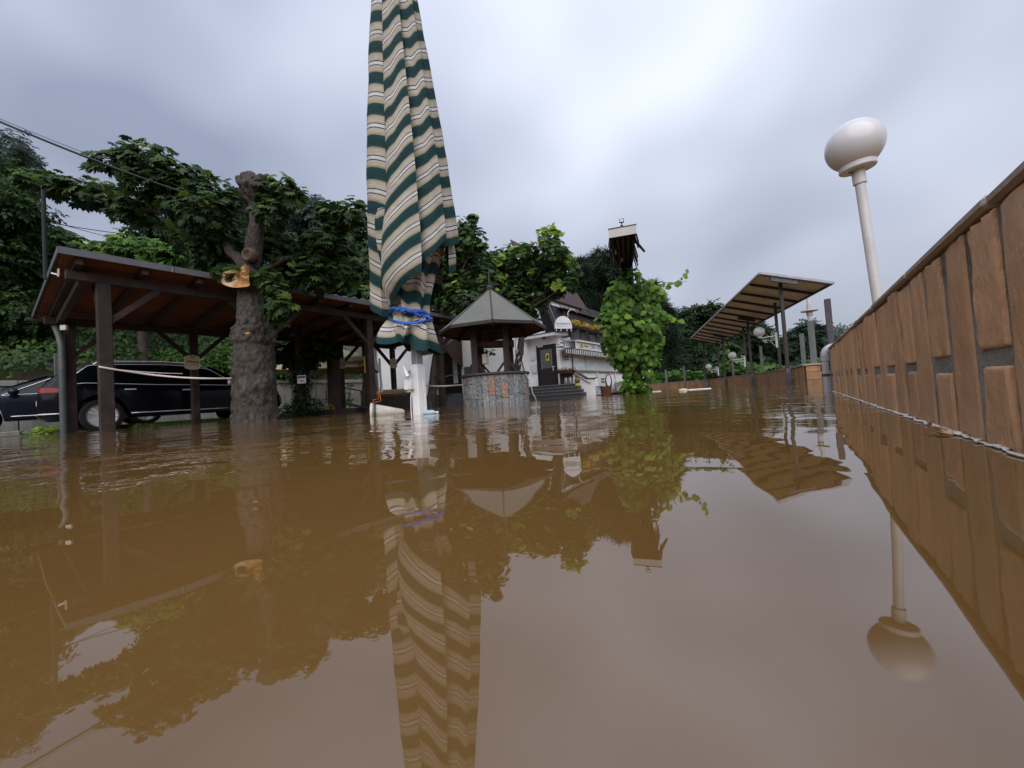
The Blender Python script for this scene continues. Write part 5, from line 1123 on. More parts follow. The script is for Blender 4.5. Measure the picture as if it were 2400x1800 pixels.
# ================================================================== WHITE GUEST HOUSE WITH CAFE WING
M_wall = mat('white_render', (.86, .86, .87), (.81, .81, .83), scale=2.5, rough=.9, bump=.006, bscale=55, dirt=(.74, .73, .73), dscale=.9)
M_rtile = mat('brown_roof_tile', (.085, .055, .055), (.05, .034, .036), scale=6, rough=.7, bump=.003, bscale=40, rvar=.25)
M_black = mat('black_stain', (.012, .011, .013), (.008, .008, .009), scale=5, rough=.5)
M_frame = mat('white_window_frame', (.66, .66, .66), (.58, .58, .58), scale=4, rough=.4)
M_pane = mat('window_glass_sky_tint', (.74, .78, .82), (.68, .72, .77), scale=1.2, rough=.03, spec=1.0, coat=.6)  # pale base colour stands in for the bright sky mirrored in the panes
M_dglass = mat('door_glass', (.05, .065, .075), (.035, .045, .055), scale=2, rough=.03, spec=1., coat=.5)
hs_ = thing('guest_house', 'white rendered guest house with brown tiled roofs, dark door and long cafe wing', 'house', (-11, 20, 0))
XS, YA, YD, XC = -11.25, 12.6, 17.1, -9.5
MB().box((-18.0, YA, -.4), (XS, YD+.5, 3.78)).build('annex_wall', M_wall, hs_)
MB().box((-18.0, YA-.012, -.4), (XS+.012, YD, .10)).build('plinth', mat('dark_plinth', (.05, .05, .055)), hs_) if False else None
MB().box((-17, YD, -.4), (XC-.002, YD+8, 3.25)).build('house_wall', M_wall, hs_)
MB().prism([(-17, YD+.02, 3.252), (-9.72, YD+.02, 3.252), (-10.22, YD+.02, 5.0), (-11.98, YD+.02, 8.3), (-13.5, YD+.02, 5.0), (-17, YD+.02, 5.0)], (0, 4.5, 0)).build('upper_wall', M_wall, hs_)
MB().box((-17, YD+8, -.4), (XC-.002, 31.5, 2.9)).box((-9.6, YD+.3, -.4), (XC-.001, YD+8, 1.3)).build('cafe_wall', M_wall, hs_)
MB().box((XC-.3, YD+.003, .0), (XC+.003, 31.4, 1.32)).build('sill_wall', M_wall, hs_)
def tile_roof(o, u, v, nu, nv, parts=None, name='tile'):
    """overlapping pantiles laid on a slope: o corner at the eave, u along it, v up the slope"""
    o, u, v = Vector(o), Vector(u), Vector(v); n_ = u.cross(v).normalized(); n_ = n_ if n_.z > 0 else -n_; du, dv = u/nu, v/nv; mb = MB()
    def one():
        prf = [(0, .0), (.12, .035), (.3, .05), (.48, .03), (.6, .0), (.8, -.012), (1.02, .0)]; rows = []
        for f, l in ((0, .035), (1.1, .0)):
            rows.append([du*a+dv*f+n_*(h+l) for a, h in prf])
        rows.insert(0, [p-n_*.03 for p in rows[0]]); return rows
    base = one()
    me = MB().grid(base).mesh('tile', M_rtile, smooth=radians(40), center=False)[0]
    for i in range(nu):
        for j in range(nv):
            p = o+du*i+dv*j+n_*random.uniform(-.006, .006)
            if parts and parts(i, j): link('tile', me, hs_, False, p)
            else: mb.grid([[p+q for q in r] for r in base])
    if mb.v: mb.build('tile_field', M_rtile, hs_, smooth=radians(40), kind='stuff')
    MB().prism([o-n_*.03, o+u-n_*.03, o+u+v-n_*.03, o+v-n_*.03], -n_*.10).build('roof_deck', M_dwood, hs_)
tile_roof((-18.3, 12.15, 3.78), (7.75, 0, 0), (0, 4.6, 3.0), 30, 15, lambda i, j: i >= 17 and j < 11)
tile_roof((-17.5, YD-.2, 4.9), (5.62, 0, 0), (0, 2.4, 4.0), 22, 13)
gp = [Vector((-11.85, 16.85, 4.7)), Vector((-11.85, 19.3, 8.86)), Vector((-11.85, 21.7, 4.7))]
for a, b_ in ((gp[0], gp[1]), (gp[1], gp[2])): MB().beam(a, b_, .06, .2, (1, 0, 0)).build('bargeboard', M_frame, hs_)
MB().prism([gp[0]+V(-.1, .2, 0), gp[1]+V(-.1, 0, -.2), gp[2]+V(-.1, -.2, 0)], (-.1, 0, 0)).build('gable_boards', M_shing, hs_)
MB().prism([(-17.5, 19.15, 8.82), (-11.8, 19.15, 8.82), (-11.8, 19.3, 8.97), (-17.5, 19.3, 8.97)], (0, .3, 0)).build('ridge', M_rtile, hs_)
MB().beam((-18.3, 12.1, 3.72), (-10.5, 12.1, 3.72), .12, .10).build('gutter', M_zinc, hs_)
for p0 in ((-17.86, 12.5), ): MB().tube([(p0[0], p0[1], 3.7), (p0[0], p0[1], -.3)], .05, 10).build('downpipe', M_zinc, hs_, smooth=True)
for dx in (.22, .3): MB().tube([(-17.86+dx, 12.55, 2.6), (-17.86+dx+.02, 12.54, 1.6), (-17.8+dx, 12.53, 1.2), (-17.9+dx, 12.53, .8)], .018, 6).build('cable', M_cable, hs_)
MB().prism([(-10.15, YD-.03, 5.0), (-11.98, YD-.03, 8.42), (-11.98, YD-.03, 8.52), (-10.0, YD-.03, 5.0)], (0, 4.8, 0)).build('side_roof', M_rtile, hs_)
vp = W(1062, 700, 17.6); MB().lathe([(.07, -.9), (.07, .0), (.1, .01), (.1, .05), (.02, .06)], vp, 12).build('vent_pipe', mat('yellow_glaze', (.5, .4, .03), (.42, .33, .03), rough=.3), hs_)
# dark mansard slope beside the gable, cafe flat roof and balcony
MB().prism([(-9.60, YD-.05, 3.26), (-10.35, YD-.05, 5.3), (-10.75, YD-.05, 5.3), (-10.2, YD-.05, 3.26)], (0, 9.5, 0)).build('mansard', M_black, hs_)
for i in range(9): MB().beam((-9.585-.0, YD+.6+i*1., 3.30), (-10.33, YD+.6+i*1., 5.28), .03, .03, (0, 1, 0)).build('mansard_batten', M_rim, hs_)
MB().beam((-9.56, YD-.09, 3.27), (-10.31, YD-.09, 5.32), .05, .16, (0, 1, 0)).build('bargeboard', M_dwood, hs_)
MB().beam((-9.70, YD+.35, 3.5), (-10.33, YD+.35, 5.2), .05, .05, (0, 1, 0)).build('drain', M_alu, hs_)
XB = -9.06
MB().box((XC-.4, 17.45, 2.79), (XB-.002, 31, 2.9)).build('balcony_floor', M_wall, hs_)
M_oldboard = mat('weathered_dark_board', (.105, .09, .085), (.05, .04, .04), scale=6, rough=.85, bump=.004, bscale=50, stretch=(1, 1, .08), dirt=(.16, .15, .145), dscale=5)
M_yel = leafmat('flower_yellow', [(.10, .14, .02), (.3, .28, .03), (.55, .42, .03), (.6, .3, .08), (.45, .5, .1)], .3)
bl = hs_
for i in range(9):
    y0 = 17.5+i*1.02; pm = MB()
    for j in range(9): pm.box((XB+random.uniform(-.006, .006), y0+.03+j*.107, 2.80), (XB+.025, y0+.03+j*.107+.096, 3.40+random.uniform(-.012, .012)))
    pm.build('balcony_panel', M_oldboard, bl)
    MB().box((XB-.03, y0-.035, 2.78), (XB+.05, y0+.025, 3.5)).build('balcony_post', M_black, bl)
MB().box((XB-.05, 17.45, 3.42), (XB+.06, 26.7, 3.47)).build('balcony_rail', M_dwood, bl)
for i, y in enumerate((17.75, 18.85, 20.3, 21.7, 23.2, 24.6)):
    fb = thing('flower_box', ['dark flower box at the near end of the cafe balcony', 'second flower box along the balcony rail, with drooping yellow plants', 'third flower box along the balcony rail', 'fourth flower box along the balcony rail', 'fifth flower box along the balcony rail, behind the vine leaves', 'sixth and farthest flower box on the balcony rail'][i], 'flower box', (XB, y, 3.4), 'flower boxes on the cafe balcony')
    MB().box((XB+.065, y-.35, 3.33), (XB+.26, y+.35, 3.5)).build('box', M_dwood, fb, bevel=.01)
    crown('flowers', 'oval', [((XB+.17, y+random.uniform(-.35, .35), 3.55+random.uniform(-.02, .08)), random.uniform(.10, .17)) for _ in range(8)], 260, .10, M_yel, fb, kind='stuff')
    if i in (1, 2): MB().lathe([(.10, .0), (.19, .12), (.2, .17), (.17, .17)], (XB+.35, y+.4, 3.12), 16).build('hanging_bowl', M_dwood, fb)
# boarded dormer room behind the balcony
dr_ = MB().box((-10.9, 18.6, 2.9), (-9.95, 24, 4.55)); dr_.build('dormer_core', M_dwood, hs_)
for j in range(11): MB().box((-9.95, 18.6, 3.1+j*.13), (-9.93+random.uniform(0, .006), 24, 3.1+j*.13+.122)).build('dormer_board', M_shing, hs_)
for y in (20.4, 22.0): MB().box((-9.93, y, 3.0), (-9.89, y+.4, 4.4)).build('dormer_window', M_black, hs_)
MB().prism([(-9.7, 18.35, 4.55), (-9.7, 24.3, 4.55), (-11.2, 24.3, 4.95), (-11.2, 18.35, 4.95)], (0, 0, .08)).build('dormer_roof', M_rim, hs_)
MB().prism([(-10.0, 20.6, 4.62), (-10.0, 22.0, 4.62), (-10.0, 21.3, 5.15)], (-1.2, 0, 0)).build('dormer_gable', M_shing, hs_)
for y in (19.3, 20.8): MB().beam((-9.35, y, 3.45), (-9.6, y+.5, 4.15), .05, .05).beam((-9.35, y+.9, 3.45), (-9.6, y+.4, 4.15), .05, .05).beam((-9.35, y+.05, 3.6), (-9.35, y+.9, 3.6), .04, .04).build('folded_furniture', M_slatewood, hs_)
# cafe windows
wy = [17.14, 18.42, 19.86, 21.18, 22.52, 23.9, 25.4, 26.9, 28.4, 29.9]
for a, b_ in zip(wy, wy[1:]):
    a2, b2 = a+.04, b_-.05; z0, z1 = 1.34, 2.32
    fm = MB(); w_ = .055
    fm.box((XC-.04, a2, z0), (XC+.05, a2+w_, z1)).box((XC-.04, b2-w_, z0), (XC+.05, b2, z1)).box((XC-.04, a2+w_, z0), (XC+.05, b2-w_, z0+w_)).box((XC-.04, a2+w_, z1-w_), (XC+.05, b2-w_, z1))
    win = fm.build('window', M_frame, hs_)
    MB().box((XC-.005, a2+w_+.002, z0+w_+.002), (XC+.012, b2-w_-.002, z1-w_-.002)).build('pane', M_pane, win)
    MB().box((XC+.004, a-.02, z0-.09), (XC+.12, b_+.0, z0-.012)).build('window_sill', M_conc, hs_)
MB().box((XC-.2, YD+.002, 2.33), (XC+.03, 31.4, 2.78)).build('lintel_band', M_wall, hs_)
for y in (18.38, 21.14, 23.86): MB().box((XC+.052, y-.05, .2), (XC+.11, y+.06, 2.4)).build('pilaster', M_frame, hs_)
# scalloped awning valance, green and white
MB().box((XC+.06, 16.75, 2.235), (XC+.52, 27, 2.29)).build('awning_box', M_frame, hs_)
gm, wm = MB(), MB(); y = 16.78; i = 0; xv = XC+.525
while y < 27:
    m_ = wm if i % 2 == 0 else gm
    pts = [(xv, y, 2.28), (xv, y+.104, 2.28)]+[(xv, y+.052+.052*cos(t), 2.10-.05*sin(t)) for t in [pi*q/6 for q in range(7)]]
    m_.prism(pts, (.006, 0, 0)); y += .106; i += 1
M_grn = mat('dark_green_canvas', (.02, .035, .03), (.015, .026, .023), rough=.85)
wm.build('valance_white', mat('white_canvas', (.68, .68, .66), (.6, .6, .58), rough=.85), hs_, kind='stuff'); gm.build('valance_green', M_grn, hs_, kind='stuff')
# long cafe sign under the balcony
cs = thing('cafe_sign', 'long white sign board lettered for the cafe restaurant above the striped valance', 'sign', (XB+.1, 20.4, 2.36), None)
M_sign = mat('white_sign', (.72, .72, .74), (.66, .66, .69), scale=2, rough=.4)
MB().box((XB+.03, 17.92, 2.34), (XB+.10, 23.6, 2.70)).build('board', M_sign, cs)
MB().box((XB+.02, 17.88, 2.70), (XB+.2, 23.65, 2.78)).build('hood', M_frame, cs)
MB().box((XB+.101, 17.95, 2.36), (XB+.106, 19.35, 2.68)).build('logo_field', mat('cream_field', (.66, .63, .55), (.62, .6, .52)), cs)
MB().prism([(XB+.108, 18.28, 2.42), (XB+.108, 18.62, 2.42), (XB+.108, 18.62, 2.52), (XB+.108, 18.52, 2.60), (XB+.108, 18.45, 2.64), (XB+.108, 18.38, 2.60), (XB+.108, 18.28, 2.52)], (.004, 0, 0)).build('emblem', mat('gold_paint', (.45, .3, .06), (.4, .26, .05)), cs)
text('Ebner', .20, M_dtext, 'lettering', cs, (XB+.108, 19.0, 2.53), (0, 1, 0), depth=.002)
text('CAFÉ • RESTAURANT', .29, mat('sign_ink', (.10, .10, .13), (.09, .09, .12)), 'lettering', cs, (XB+.103, 19.45, 2.52), (0, 1, 0), align='LEFT', depth=.002)
# entrance: door, canopy, half-round sign
XD0, XD1 = -10.80, -9.68
dm = MB().box((XD0, YD-.08, .60), (XD0+.1, YD-.002, 2.64)).box((XD1-.1, YD-.08, .60), (XD1, YD-.002, 2.64)).box((XD0+.1, YD-.08, 2.54), (XD1-.1, YD-.002, 2.64)).build('door_frame', M_black, hs_)
dd_ = MB().box((XD0+.103, YD-.06, .605), (XD1-.103, YD-.004, 2.537)).build('door', mat('dark_door', (.022, .018, .02), (.015, .012, .014), rough=.45), hs_)
MB().box((XD0+.28, YD-.072, 1.46), (XD1-.27, YD-.0605, 2.40)).build('glass', M_dglass, dd_)
for x0 in (XD0+.25, XD1-.27): MB().box((x0, YD-.078, 1.43), (x0+.028, YD-.0602, 2.43)).build('glass_frame', M_alu, dd_)
MB().box((XD0+.54, YD-.078, 1.84), (XD0+.72, YD-.0725, 2.20)).build('yellow_notice', mat('yellow_paper', (.62, .5, .03), (.55, .45, .03)), dd_)
MB().box((XD0+.58, YD-.081, 1.92), (XD0+.68, YD-.0785, 2.12)).build('notice_print', M_ink, dd_)
MB().box((XD1-.2, YD-.11, 1.50), (XD1-.08, YD-.085, 1.53)).box((XD1-.2, YD-.12, 1.3), (XD1-.17, YD-.09, 1.53)).build('handle', M_frame, dd_)
MB().box((XD0+.12, YD-.11, 2.56), (XD0+.42, YD-.083, 2.62)).build('door_closer', M_frame, hs_)
for y, z, h, w in ((-11.05, 2.08, .32, .2), (-11.01, 1.52, .46, .3)):
    MB().box((y-w/2, YD-.09, z-h/2), (y+w/2, YD-.002, z+h/2)).build('letter_box', M_frame, hs_, bevel=.03)
MB().prism([(-11.24, 17.08, 3.0), (-11.24, 16.60, 3.0), (-9.45, 16.66, 3.0), (-9.18, 17.2, 3.0), (-9.18, 18.85, 3.0), (-9.55, 18.85, 3.0), (-9.55, 17.08, 3.0)], (0, 0, .145)).build('canopy', M_sign, hs_)
MB().prism([(-11.245, 17.08, 3.147), (-11.245, 16.57, 3.147), (-9.44, 16.63, 3.147), (-9.15, 17.2, 3.147), (-9.15, 18.87, 3.147), (-9.55, 18.87, 3.147), (-9.55, 17.08, 3.147)], (0, 0, .03)).build('canopy_felt', M_rim, hs_)
MB().lathe([(.04, 0), (.12, -.03), (.13, -.06), (.09, -.1), (.02, -.12)], (-10.2, 16.85, 2.998), 16).build('ceiling_lamp', mat('old_lamp', (.25, .22, .18), (.15, .13, .11)), hs_)
sg0, sg1 = W(1301, 773, 18.9), W(1342, 780.5, 19.2); sg0.z = sg1.z = 3.26; su = (sg1-sg0).normalized(); sn = Vector((su.y, -su.x, 0)); sw_ = (sg1-sg0).length
hsn = thing('arched_sign', 'white arched sign with a lettered name standing on the entrance canopy', 'sign', ((sg0.x+sg1.x)/2, (sg0.y+sg1.y)/2, 3.18))
sgm = (sg0+sg1)/2; sgm.z = 3.26
pr = [sgm-su*sw_/2]+[sgm-su*(sw_/2*cos(t))+V(0, 0, .05+.56*sin(t)**.9) for t in [pi*q/20 for q in range(21)]]+[sgm+su*sw_/2]
MB().prism(pr, -sn*.05).build('board', M_sign, hsn)
for f in (.08, .35, .7, .95): MB().beam(sg0.lerp(sg1, f)-sn*.02-V(0, 0, .125), sg0.lerp(sg1, f)-sn*.02, .035, .03).build('foot', M_frame, hsn)
MB().beam(sg0-sn*.06-V(0, 0, .06), sg1-sn*.06-V(0, 0, .06), .02, .09).build('backing_rail', M_black, hsn)
text('Rannschtittchen Em', .16, mat('grey_print', (.14, .14, .17), (.12, .12, .15)), 'lettering', hsn, sgm+sn*.004+V(0, 0, .24), tuple(su), depth=.001, shear=.25, sx=.62)
MB().beam(sgm-su*.36+sn*.002+V(0, 0, .12), sgm+su*.36+sn*.002+V(0, 0, .12), .003, .018).build('text_line', mat('pale_print', (.42, .42, .46)), hsn)
MB().tube([(-9.25, 17.75, 3.95), (-9.25, 17.78, 4.2), (-9.2, 18.0, 4.38), (-9.15, 18.3, 4.38), (-9.12, 18.5, 4.25)], .018, 8).build('sign_lamp_arm', M_scroll, hsn, smooth=True)
# wall painting: line ornament on the side wall
wp = MB()
def onw(x, y): p = onX(x, y, XS+.004); return p
for pts in ([(1206, 786), (1209, 800), (1207, 812), (1211, 824)], [(1213, 785), (1217, 797), (1214, 808), (1218, 820), (1222, 828)], [(1221, 786), (1219, 800), (1223, 810), (1220, 820)], [(1228, 785), (1226, 798), (1222, 812), (1223, 822)], [(1220, 830), (1226, 833), (1228, 826), (1227, 819), (1224, 818), (1223, 823)], [(1207, 832), (1212, 836), (1218, 834), (1224, 837)], [(1209, 790), (1213, 796)], [(1216, 804), (1212, 810)]):
    wp.tube([onw(*p) for p in pts], .014, 5)
wp.build('wall_painting', mat('painted_line', (.05, .05, .07), (.04, .04, .055)), hs_, smooth=True)
# steps and wing wall
M_step = mat('dark_stone_step', (.085, .085, .095), (.055, .055, .062), scale=8, rough=.6, bump=.003, bscale=50)
es = thing('entrance_steps', 'four dark stone steps rising out of the flood to the entrance door', 'steps', (-9.4, 16.5, 0))
for i in range(4):
    z = .15*(4-i); MB().box((-11.24, 16.66-.28*i, z-.15), (-8.5+.25*i, 17.08 if i == 0 else 16.658-.28*(i-1), z-.045)).build('step', M_step, es)
    MB().box((-11.24, 16.63-.28*i, z-.044), (-8.48+.25*i, 17.08 if i == 0 else 16.658-.28*(i-1), z)).build('tread', mat('step_tread', (.16, .16, .175), (.11, .11, .12), scale=8, rough=.55), es)
MB().box((-10.89, 16.0, -.4), (-7.9, 17.0, -.002)).build('footing', M_step, es)
YW = 16.98
ww = thing('wing_wall', 'white stepped wing wall with a dark capping right of the entrance steps', 'wall', tuple(onY(1360, 925, YW)))
pp = [onY(*q, YW) for q in ((1320, 869), (1342, 868), (1375, 888), (1396, 887), (1398, 924), (1320, 930))]
for p in pp[-2:]: p.z = -.2
MB().prism(pp, (0, .22, 0)).build('wall', M_wall, ww)
for a, b_ in zip(pp[:3], pp[1:4]): MB().beam(a+V(0, .1, .02), b_+V(0, .1, .02), .28, .05).build('capping', M_rim, ww)
MB().tube([pp[1]+V(0, -.05, -.12), pp[2]+V(0, -.05, -.12), pp[2]+V(.2, -.05, -.2)], .02, 8).build('handrail', M_brown, ww)
fb = thing('entrance_flower_box', 'dark flower box with red and yellow blooms at the top of the wing wall', 'flower box', tuple(onY(1328, 870, YW-.1)))
a, b_ = onY(1310, 872, YW-.1), onY(1344, 871, YW-.1); MB().beam(a, b_, .25, .16).build('box', M_dwood, fb)
crown('flowers', 'oval', [(tuple(a.lerp(b_, f)+V(0, 0, .14)), .10) for f in (.05, .25, .45, .65, .85, 1)], 260, .09, leafmat('flower_red', [(.03, .06, .02), (.08, .12, .03), (.4, .05, .05), (.5, .35, .05), (.5, .2, .2)], .3), fb, kind='stuff')
MB().box((a.x, YW-.05, .6), (b_.x-.1, YW+.05, a.z-.08)).build('stand', M_dwood, fb)
sb = thing('hanging_sign_frame', 'black iron post and arm holding a small frame beside the entrance', 'sign bracket', tuple(onY(1341, 868, YW-.2)))
MB().tube([onY(1343, 868, YW-.2), onY(1339, 813, YW-.2)], .03, 8).tube([onY(1341, 818, YW-.2), onY(1302, 813, YW-.3)], .025, 8).tube([onY(1303, 815, YW-.3), onY(1302, 808, YW-.3), onY(1308, 806, YW-.3), onY(1311, 811, YW-.3)], .016, 6).build('frame', M_black, sb)
MB().tube([onY(1321, 803, YW-.2), onY(1323, 811, YW-.2), onY(1313, 812, YW-.2)], .025, 6).tube([onY(1321, 803, YW-.2), onY(1313, 804, YW-.2)], .025, 6).build('lantern_arm', M_black, sb)
pn2 = onX(1327, 838, XC+.06)
np_ = thing('window_poster', 'white poster with blue and red print in the first cafe window', 'poster', tuple(pn2))
MB().box((XC+.056, pn2.y-.32, pn2.z-.16), (XC+.06, pn2.y+.32, pn2.z+.16)).build('sheet', MATS['white_paper'], np_)
for dz, mm_ in ((.08, 'blue_print'), (.0, 'blue_print'), (-.09, 'red_print')): MB().box((XC+.0605, pn2.y-.26, pn2.z+dz-.025), (XC+.063, pn2.y+.26, pn2.z+dz+.025)).build('print_line', MATS[mm_], np_)
gf = onY(1354, 909, 16.5); gn = thing('garden_figure', 'small garden figure in dark and yellow standing on the entrance steps', 'figurine', tuple(gf)); gf.z = .45
MB().lathe([(.10, 0), (.12, .03), (.11, .10), (.07, .13)], gf, 14).build('yellow_base', mat('yellow_glaze', (.5, .4, .03), (.42, .33, .03), rough=.3), gn, smooth=True)
MB().lathe([(.07, .11), (.12, .18), (.13, .28), (.09, .36), (.06, .39), (.085, .43), (.085, .49), (.05, .53), (.02, .62)], gf, 14).build('body', mat('olive_glaze', (.06, .05, .03), (.18, .14, .03), scale=12, rough=.4), gn, smooth=True)
mk_ = onY(1333, 904, 16.9); mk_.z = .6
mp_ = thing('grey_pots', 'pair of grey cans standing at the top of the entrance steps', 'can', tuple(mk_))
for dx in (-.12, .1): MB().lathe([(.1, 0), (.105, .02), (.1, .22), (.07, .27), (.07, .31), (.085, .32)], mk_+V(dx, 0, 0), 16).build('can', M_alu, mp_, smooth=radians(40))
# brown awning and dark doorway on the annex front
an = thing('brown_awning', 'brown awning with a scalloped edge over the dark side doorway of the annex', 'awning', (-12.6, 12, 2.2))
M_awn = mat('brown_canvas', (.075, .045, .04), (.055, .033, .03), scale=3, rough=.85)
MB().prism([(-13.5, 12.56, 2.95), (-11.75, 12.56, 2.95), (-11.75, 11.5, 2.35), (-13.5, 11.5, 2.35)], (0, 0, .02)).build('cloth', M_awn, an)
MB().prism([(-11.74, 12.56, 2.94), (-11.74, 11.5, 2.34), (-11.74, 12.1, 1.75), (-11.74, 12.56, 1.6)], (-.01, 0, 0)).build('side_cloth', M_awn, an)
sc = MB()
for i in range(10): sc.prism([(-13.5+i*.175, 11.495, 2.35), (-13.33+i*.175, 11.495, 2.35)]+[(-13.415+i*.175+.085*cos(t), 11.495, 2.2-.05*sin(t)) for t in [pi*q/5 for q in range(6)]], (0, -.006, 0))
sc.build('scallops', M_awn, an)
MB().box((-13.3, 12.53, .3), (-11.9, 12.597, 2.3)).build('dark_doorway', M_black, hs_)
MB().box((-12.3, 12.50, .9), (-12.05, 12.527, 2.0)).build('doorway_louvre', M_frame, hs_)
ps2 = thing('side_steps', 'grey stone side steps below the brown awning', 'steps', (-12.9, 12, 0))
for i in range(3): MB().box((-13.6, 11.9-.3*i, -.3), (-11.8, 12.52 if i == 0 else 11.898-.3*(i-1), .45-.15*i)).build('step', M_step, ps2)
MB().tube([(-11.7, 11.2, -.2), (-11.7, 11.2, 1.1), (-11.75, 12.3, 1.3)], .025, 8).tube([(-11.7, 11.2, .9), (-11.2, 10.9, -.1)], .02, 8).build('rail', M_gsteel, ps2)
MB().box((-11.65, 12.50, .95), (-11.05, 12.598, 1.55)).build('meter_cabinet', M_gsteel, hs_)
tape((-10.2, 8.7, .75), tuple(wl(-.83, .1, .52)), .04, .045, 'barrier_tape', 'red and white barrier tape from the carport post to the stone well')
lr0 = [W(1209, 822, 11.6), W(1226, 930, 11.6)]; lr1 = [W(1213, 812, 11.6), W(1245, 930, 11.6)]
lad = thing('step_ladder', 'dark step ladder with pale rungs standing behind the stone well', 'ladder', tuple((lr0[1]+lr1[1])/2))
MB().beam(lr0[0], lr0[1], .035, .05, EY).build('rail', M_black, lad); MB().beam(lr1[0], lr1[1], .035, .05, EY).build('rail', M_black, lad)
for i in range(8):
    f = .06+i*.125; MB().beam(lr0[0].lerp(lr0[1], f), lr1[0].lerp(lr1[1], f), .05, .03).build('rung', M_frame, lad)
# odds and ends before the cafe wall
pe = thing('planting_bed', 'board-edged bed with grey green lavender at the foot of the vine column', 'planting bed', tuple(onZ(1465, 922)))
a, b_ = onZ(1428, 925.0), onZ(1512, 920.5); MB().beam(a+zf*.0, b_+zf*.0, .06, .12).build('edging', M_dwood, pe)
crown('lavender', 'blade', [(tuple(onZ(x, 921)+EY*(-.35)+zf*z), r_) for x, z, r_ in ((1440, .12, .26), (1452, .18, .3), (1465, .2, .3), (1478, .14, .26), (1434, .1, .2))], 330, .17, leafmat('leaf_lavender', [(.05, .08, .055), (.085, .12, .08), (.12, .16, .11)], .25), pe, kind='stuff')
for x in (1446, 1462, 1472):
    p = onZ(x, 921.5)-EY*.08; MB().lathe([(.01, -.08), (.16, -.03), (.2, .04), (.12, .12), (.01, .15)], p, 9).build('rock', mat('brown_rock', (.13, .085, .065), (.07, .05, .04), scale=8, bump=.03, bscale=9), pe, smooth=True)
crown('ground_ivy', 'vine', px_blobs([(1495, 905, 14), (1510, 908, 12), (1482, 908, 10)], 11.5, .1), 90, .11, LM_vine, pe, kind='stuff')
gt = thing('low_iron_fence', 'low black iron fence panel before the cafe wall', 'fence', tuple(onZ(1405, 926.5)))
a, b_ = W(1398, 926, 13.5), W(1413, 925, 13.5); a.z = b_.z = -.05
for i in range(6): MB().tube([a.lerp(b_, i/5), a.lerp(b_, i/5)+zf*.36], .011, 5).build('bar', M_black, gt)
for z in (.06, .35): MB().beam(a+zf*z, b_+zf*z, .02, .025).build('rail', M_black, gt)
aw_ = W(1413, 905, 14); ab = thing('white_menu_board', 'white menu board leaning before the cafe wall, left of the hose ring', 'board', tuple(aw_))
MB().beam(aw_-EX*.13+zf*.12, aw_+EX*.13+zf*.12, .03, .52).build('board', M_sign, ab)
for dz in (.26, .06): MB().beam(aw_-EX*.05+EY*.02+zf*(.12+dz*.5), aw_+EX*.06+EY*.02+zf*(.12+dz*.5), .004, .05).build('print', M_dtext, ab)
hp = W(1426, 893, 14); hr_ = thing('hose_ring', 'black hose coiled in a ring before the cafe wall', 'hose', tuple(hp))
for rr, dz in ((.16, 0), (.15, .02), (.17, -.015)): MB().tube([hp+EX*(rr*.62*cos(t))+zf*(rr*1.45*sin(t)+dz)+EY*.03 for t in [2*pi*q/24 for q in range(25)]], .014, 6, False).build('coil', M_black, hr_, smooth=True)
for x, lab in ((1417, 'dark terracotta planter left of the pair below the hose ring'), (1425, 'paler terracotta planter right of the pair below the hose ring')):
    p = W(x, 922, 13.8); p.z = -.1; MB().lathe([(.09, 0), (.12, .1), (.13, .38), (.14, .4), (.12, .4)], p, 14).build('terracotta_pot', mat('terracotta', (.24, .11, .06), (.16, .07, .04), scale=6), smooth=radians(40), label=lab, cat='plant pot')

# ================================================================== TREES
LM_far = leafmat('leaf_far', [(.014, .030, .014), (.024, .046, .02), (.038, .066, .027), (.06, .095, .038)], .3)
LM_haze = leafmat('leaf_hazed_grey_green', [(.05, .075, .06), (.07, .10, .08), (.10, .14, .11)], .3)  # distance haze mixed into the leaf colour; also serves a nearer grey green bush
LM_pine = leafmat('leaf_pine', [(.010, .022, .013), (.018, .035, .019), (.028, .05, .025), (.042, .07, .033)], .2)
LM_bright = MATS['leaf_bright']
def tree(name, label, blobs, d, kind, size, dens, m, trunk=None, r=.15, tip=None, jit=.8, limbs=True, cat='tree', group=None, bark=None):
    B = px_blobs(blobs, d, jit); cx = sum(b[0][0] for b in B)/len(B); cy = sum(b[0][1] for b in B)/len(B)
    bx, by = (cx, cy) if trunk is None else (lambda q: (q.x, q.y))(W(trunk, 1009.8-.0655*trunk, d))
    gz = ground_h(bx, by); t = thing(name, label, cat, (bx, by, gz), group)
    ztop = max(b[0][2] for b in B); zmid = sum(b[0][2] for b in B)/len(B)
    mb = MB(); top = Vector((cx, cy, zmid)); p0 = Vector((bx, by, gz-.2))
    limb(mb, [p0, p0.lerp(top, .5)+Vector((random.uniform(-.1, .1), random.uniform(-.1, .1), 0)), top], r, r*.45, 10, r*.2)
    if limbs:
        for c, rr in B: limb(mb, [p0.lerp(top, random.uniform(.55, .95)), Vector(c)], r*.35, r*.08, 6, r*.3)
    mb.build('trunk', bark or M_bark0, t, smooth=True)
    crown('crown', kind, B, dens, size, m, t, tip=tip, kind='stuff'); return t
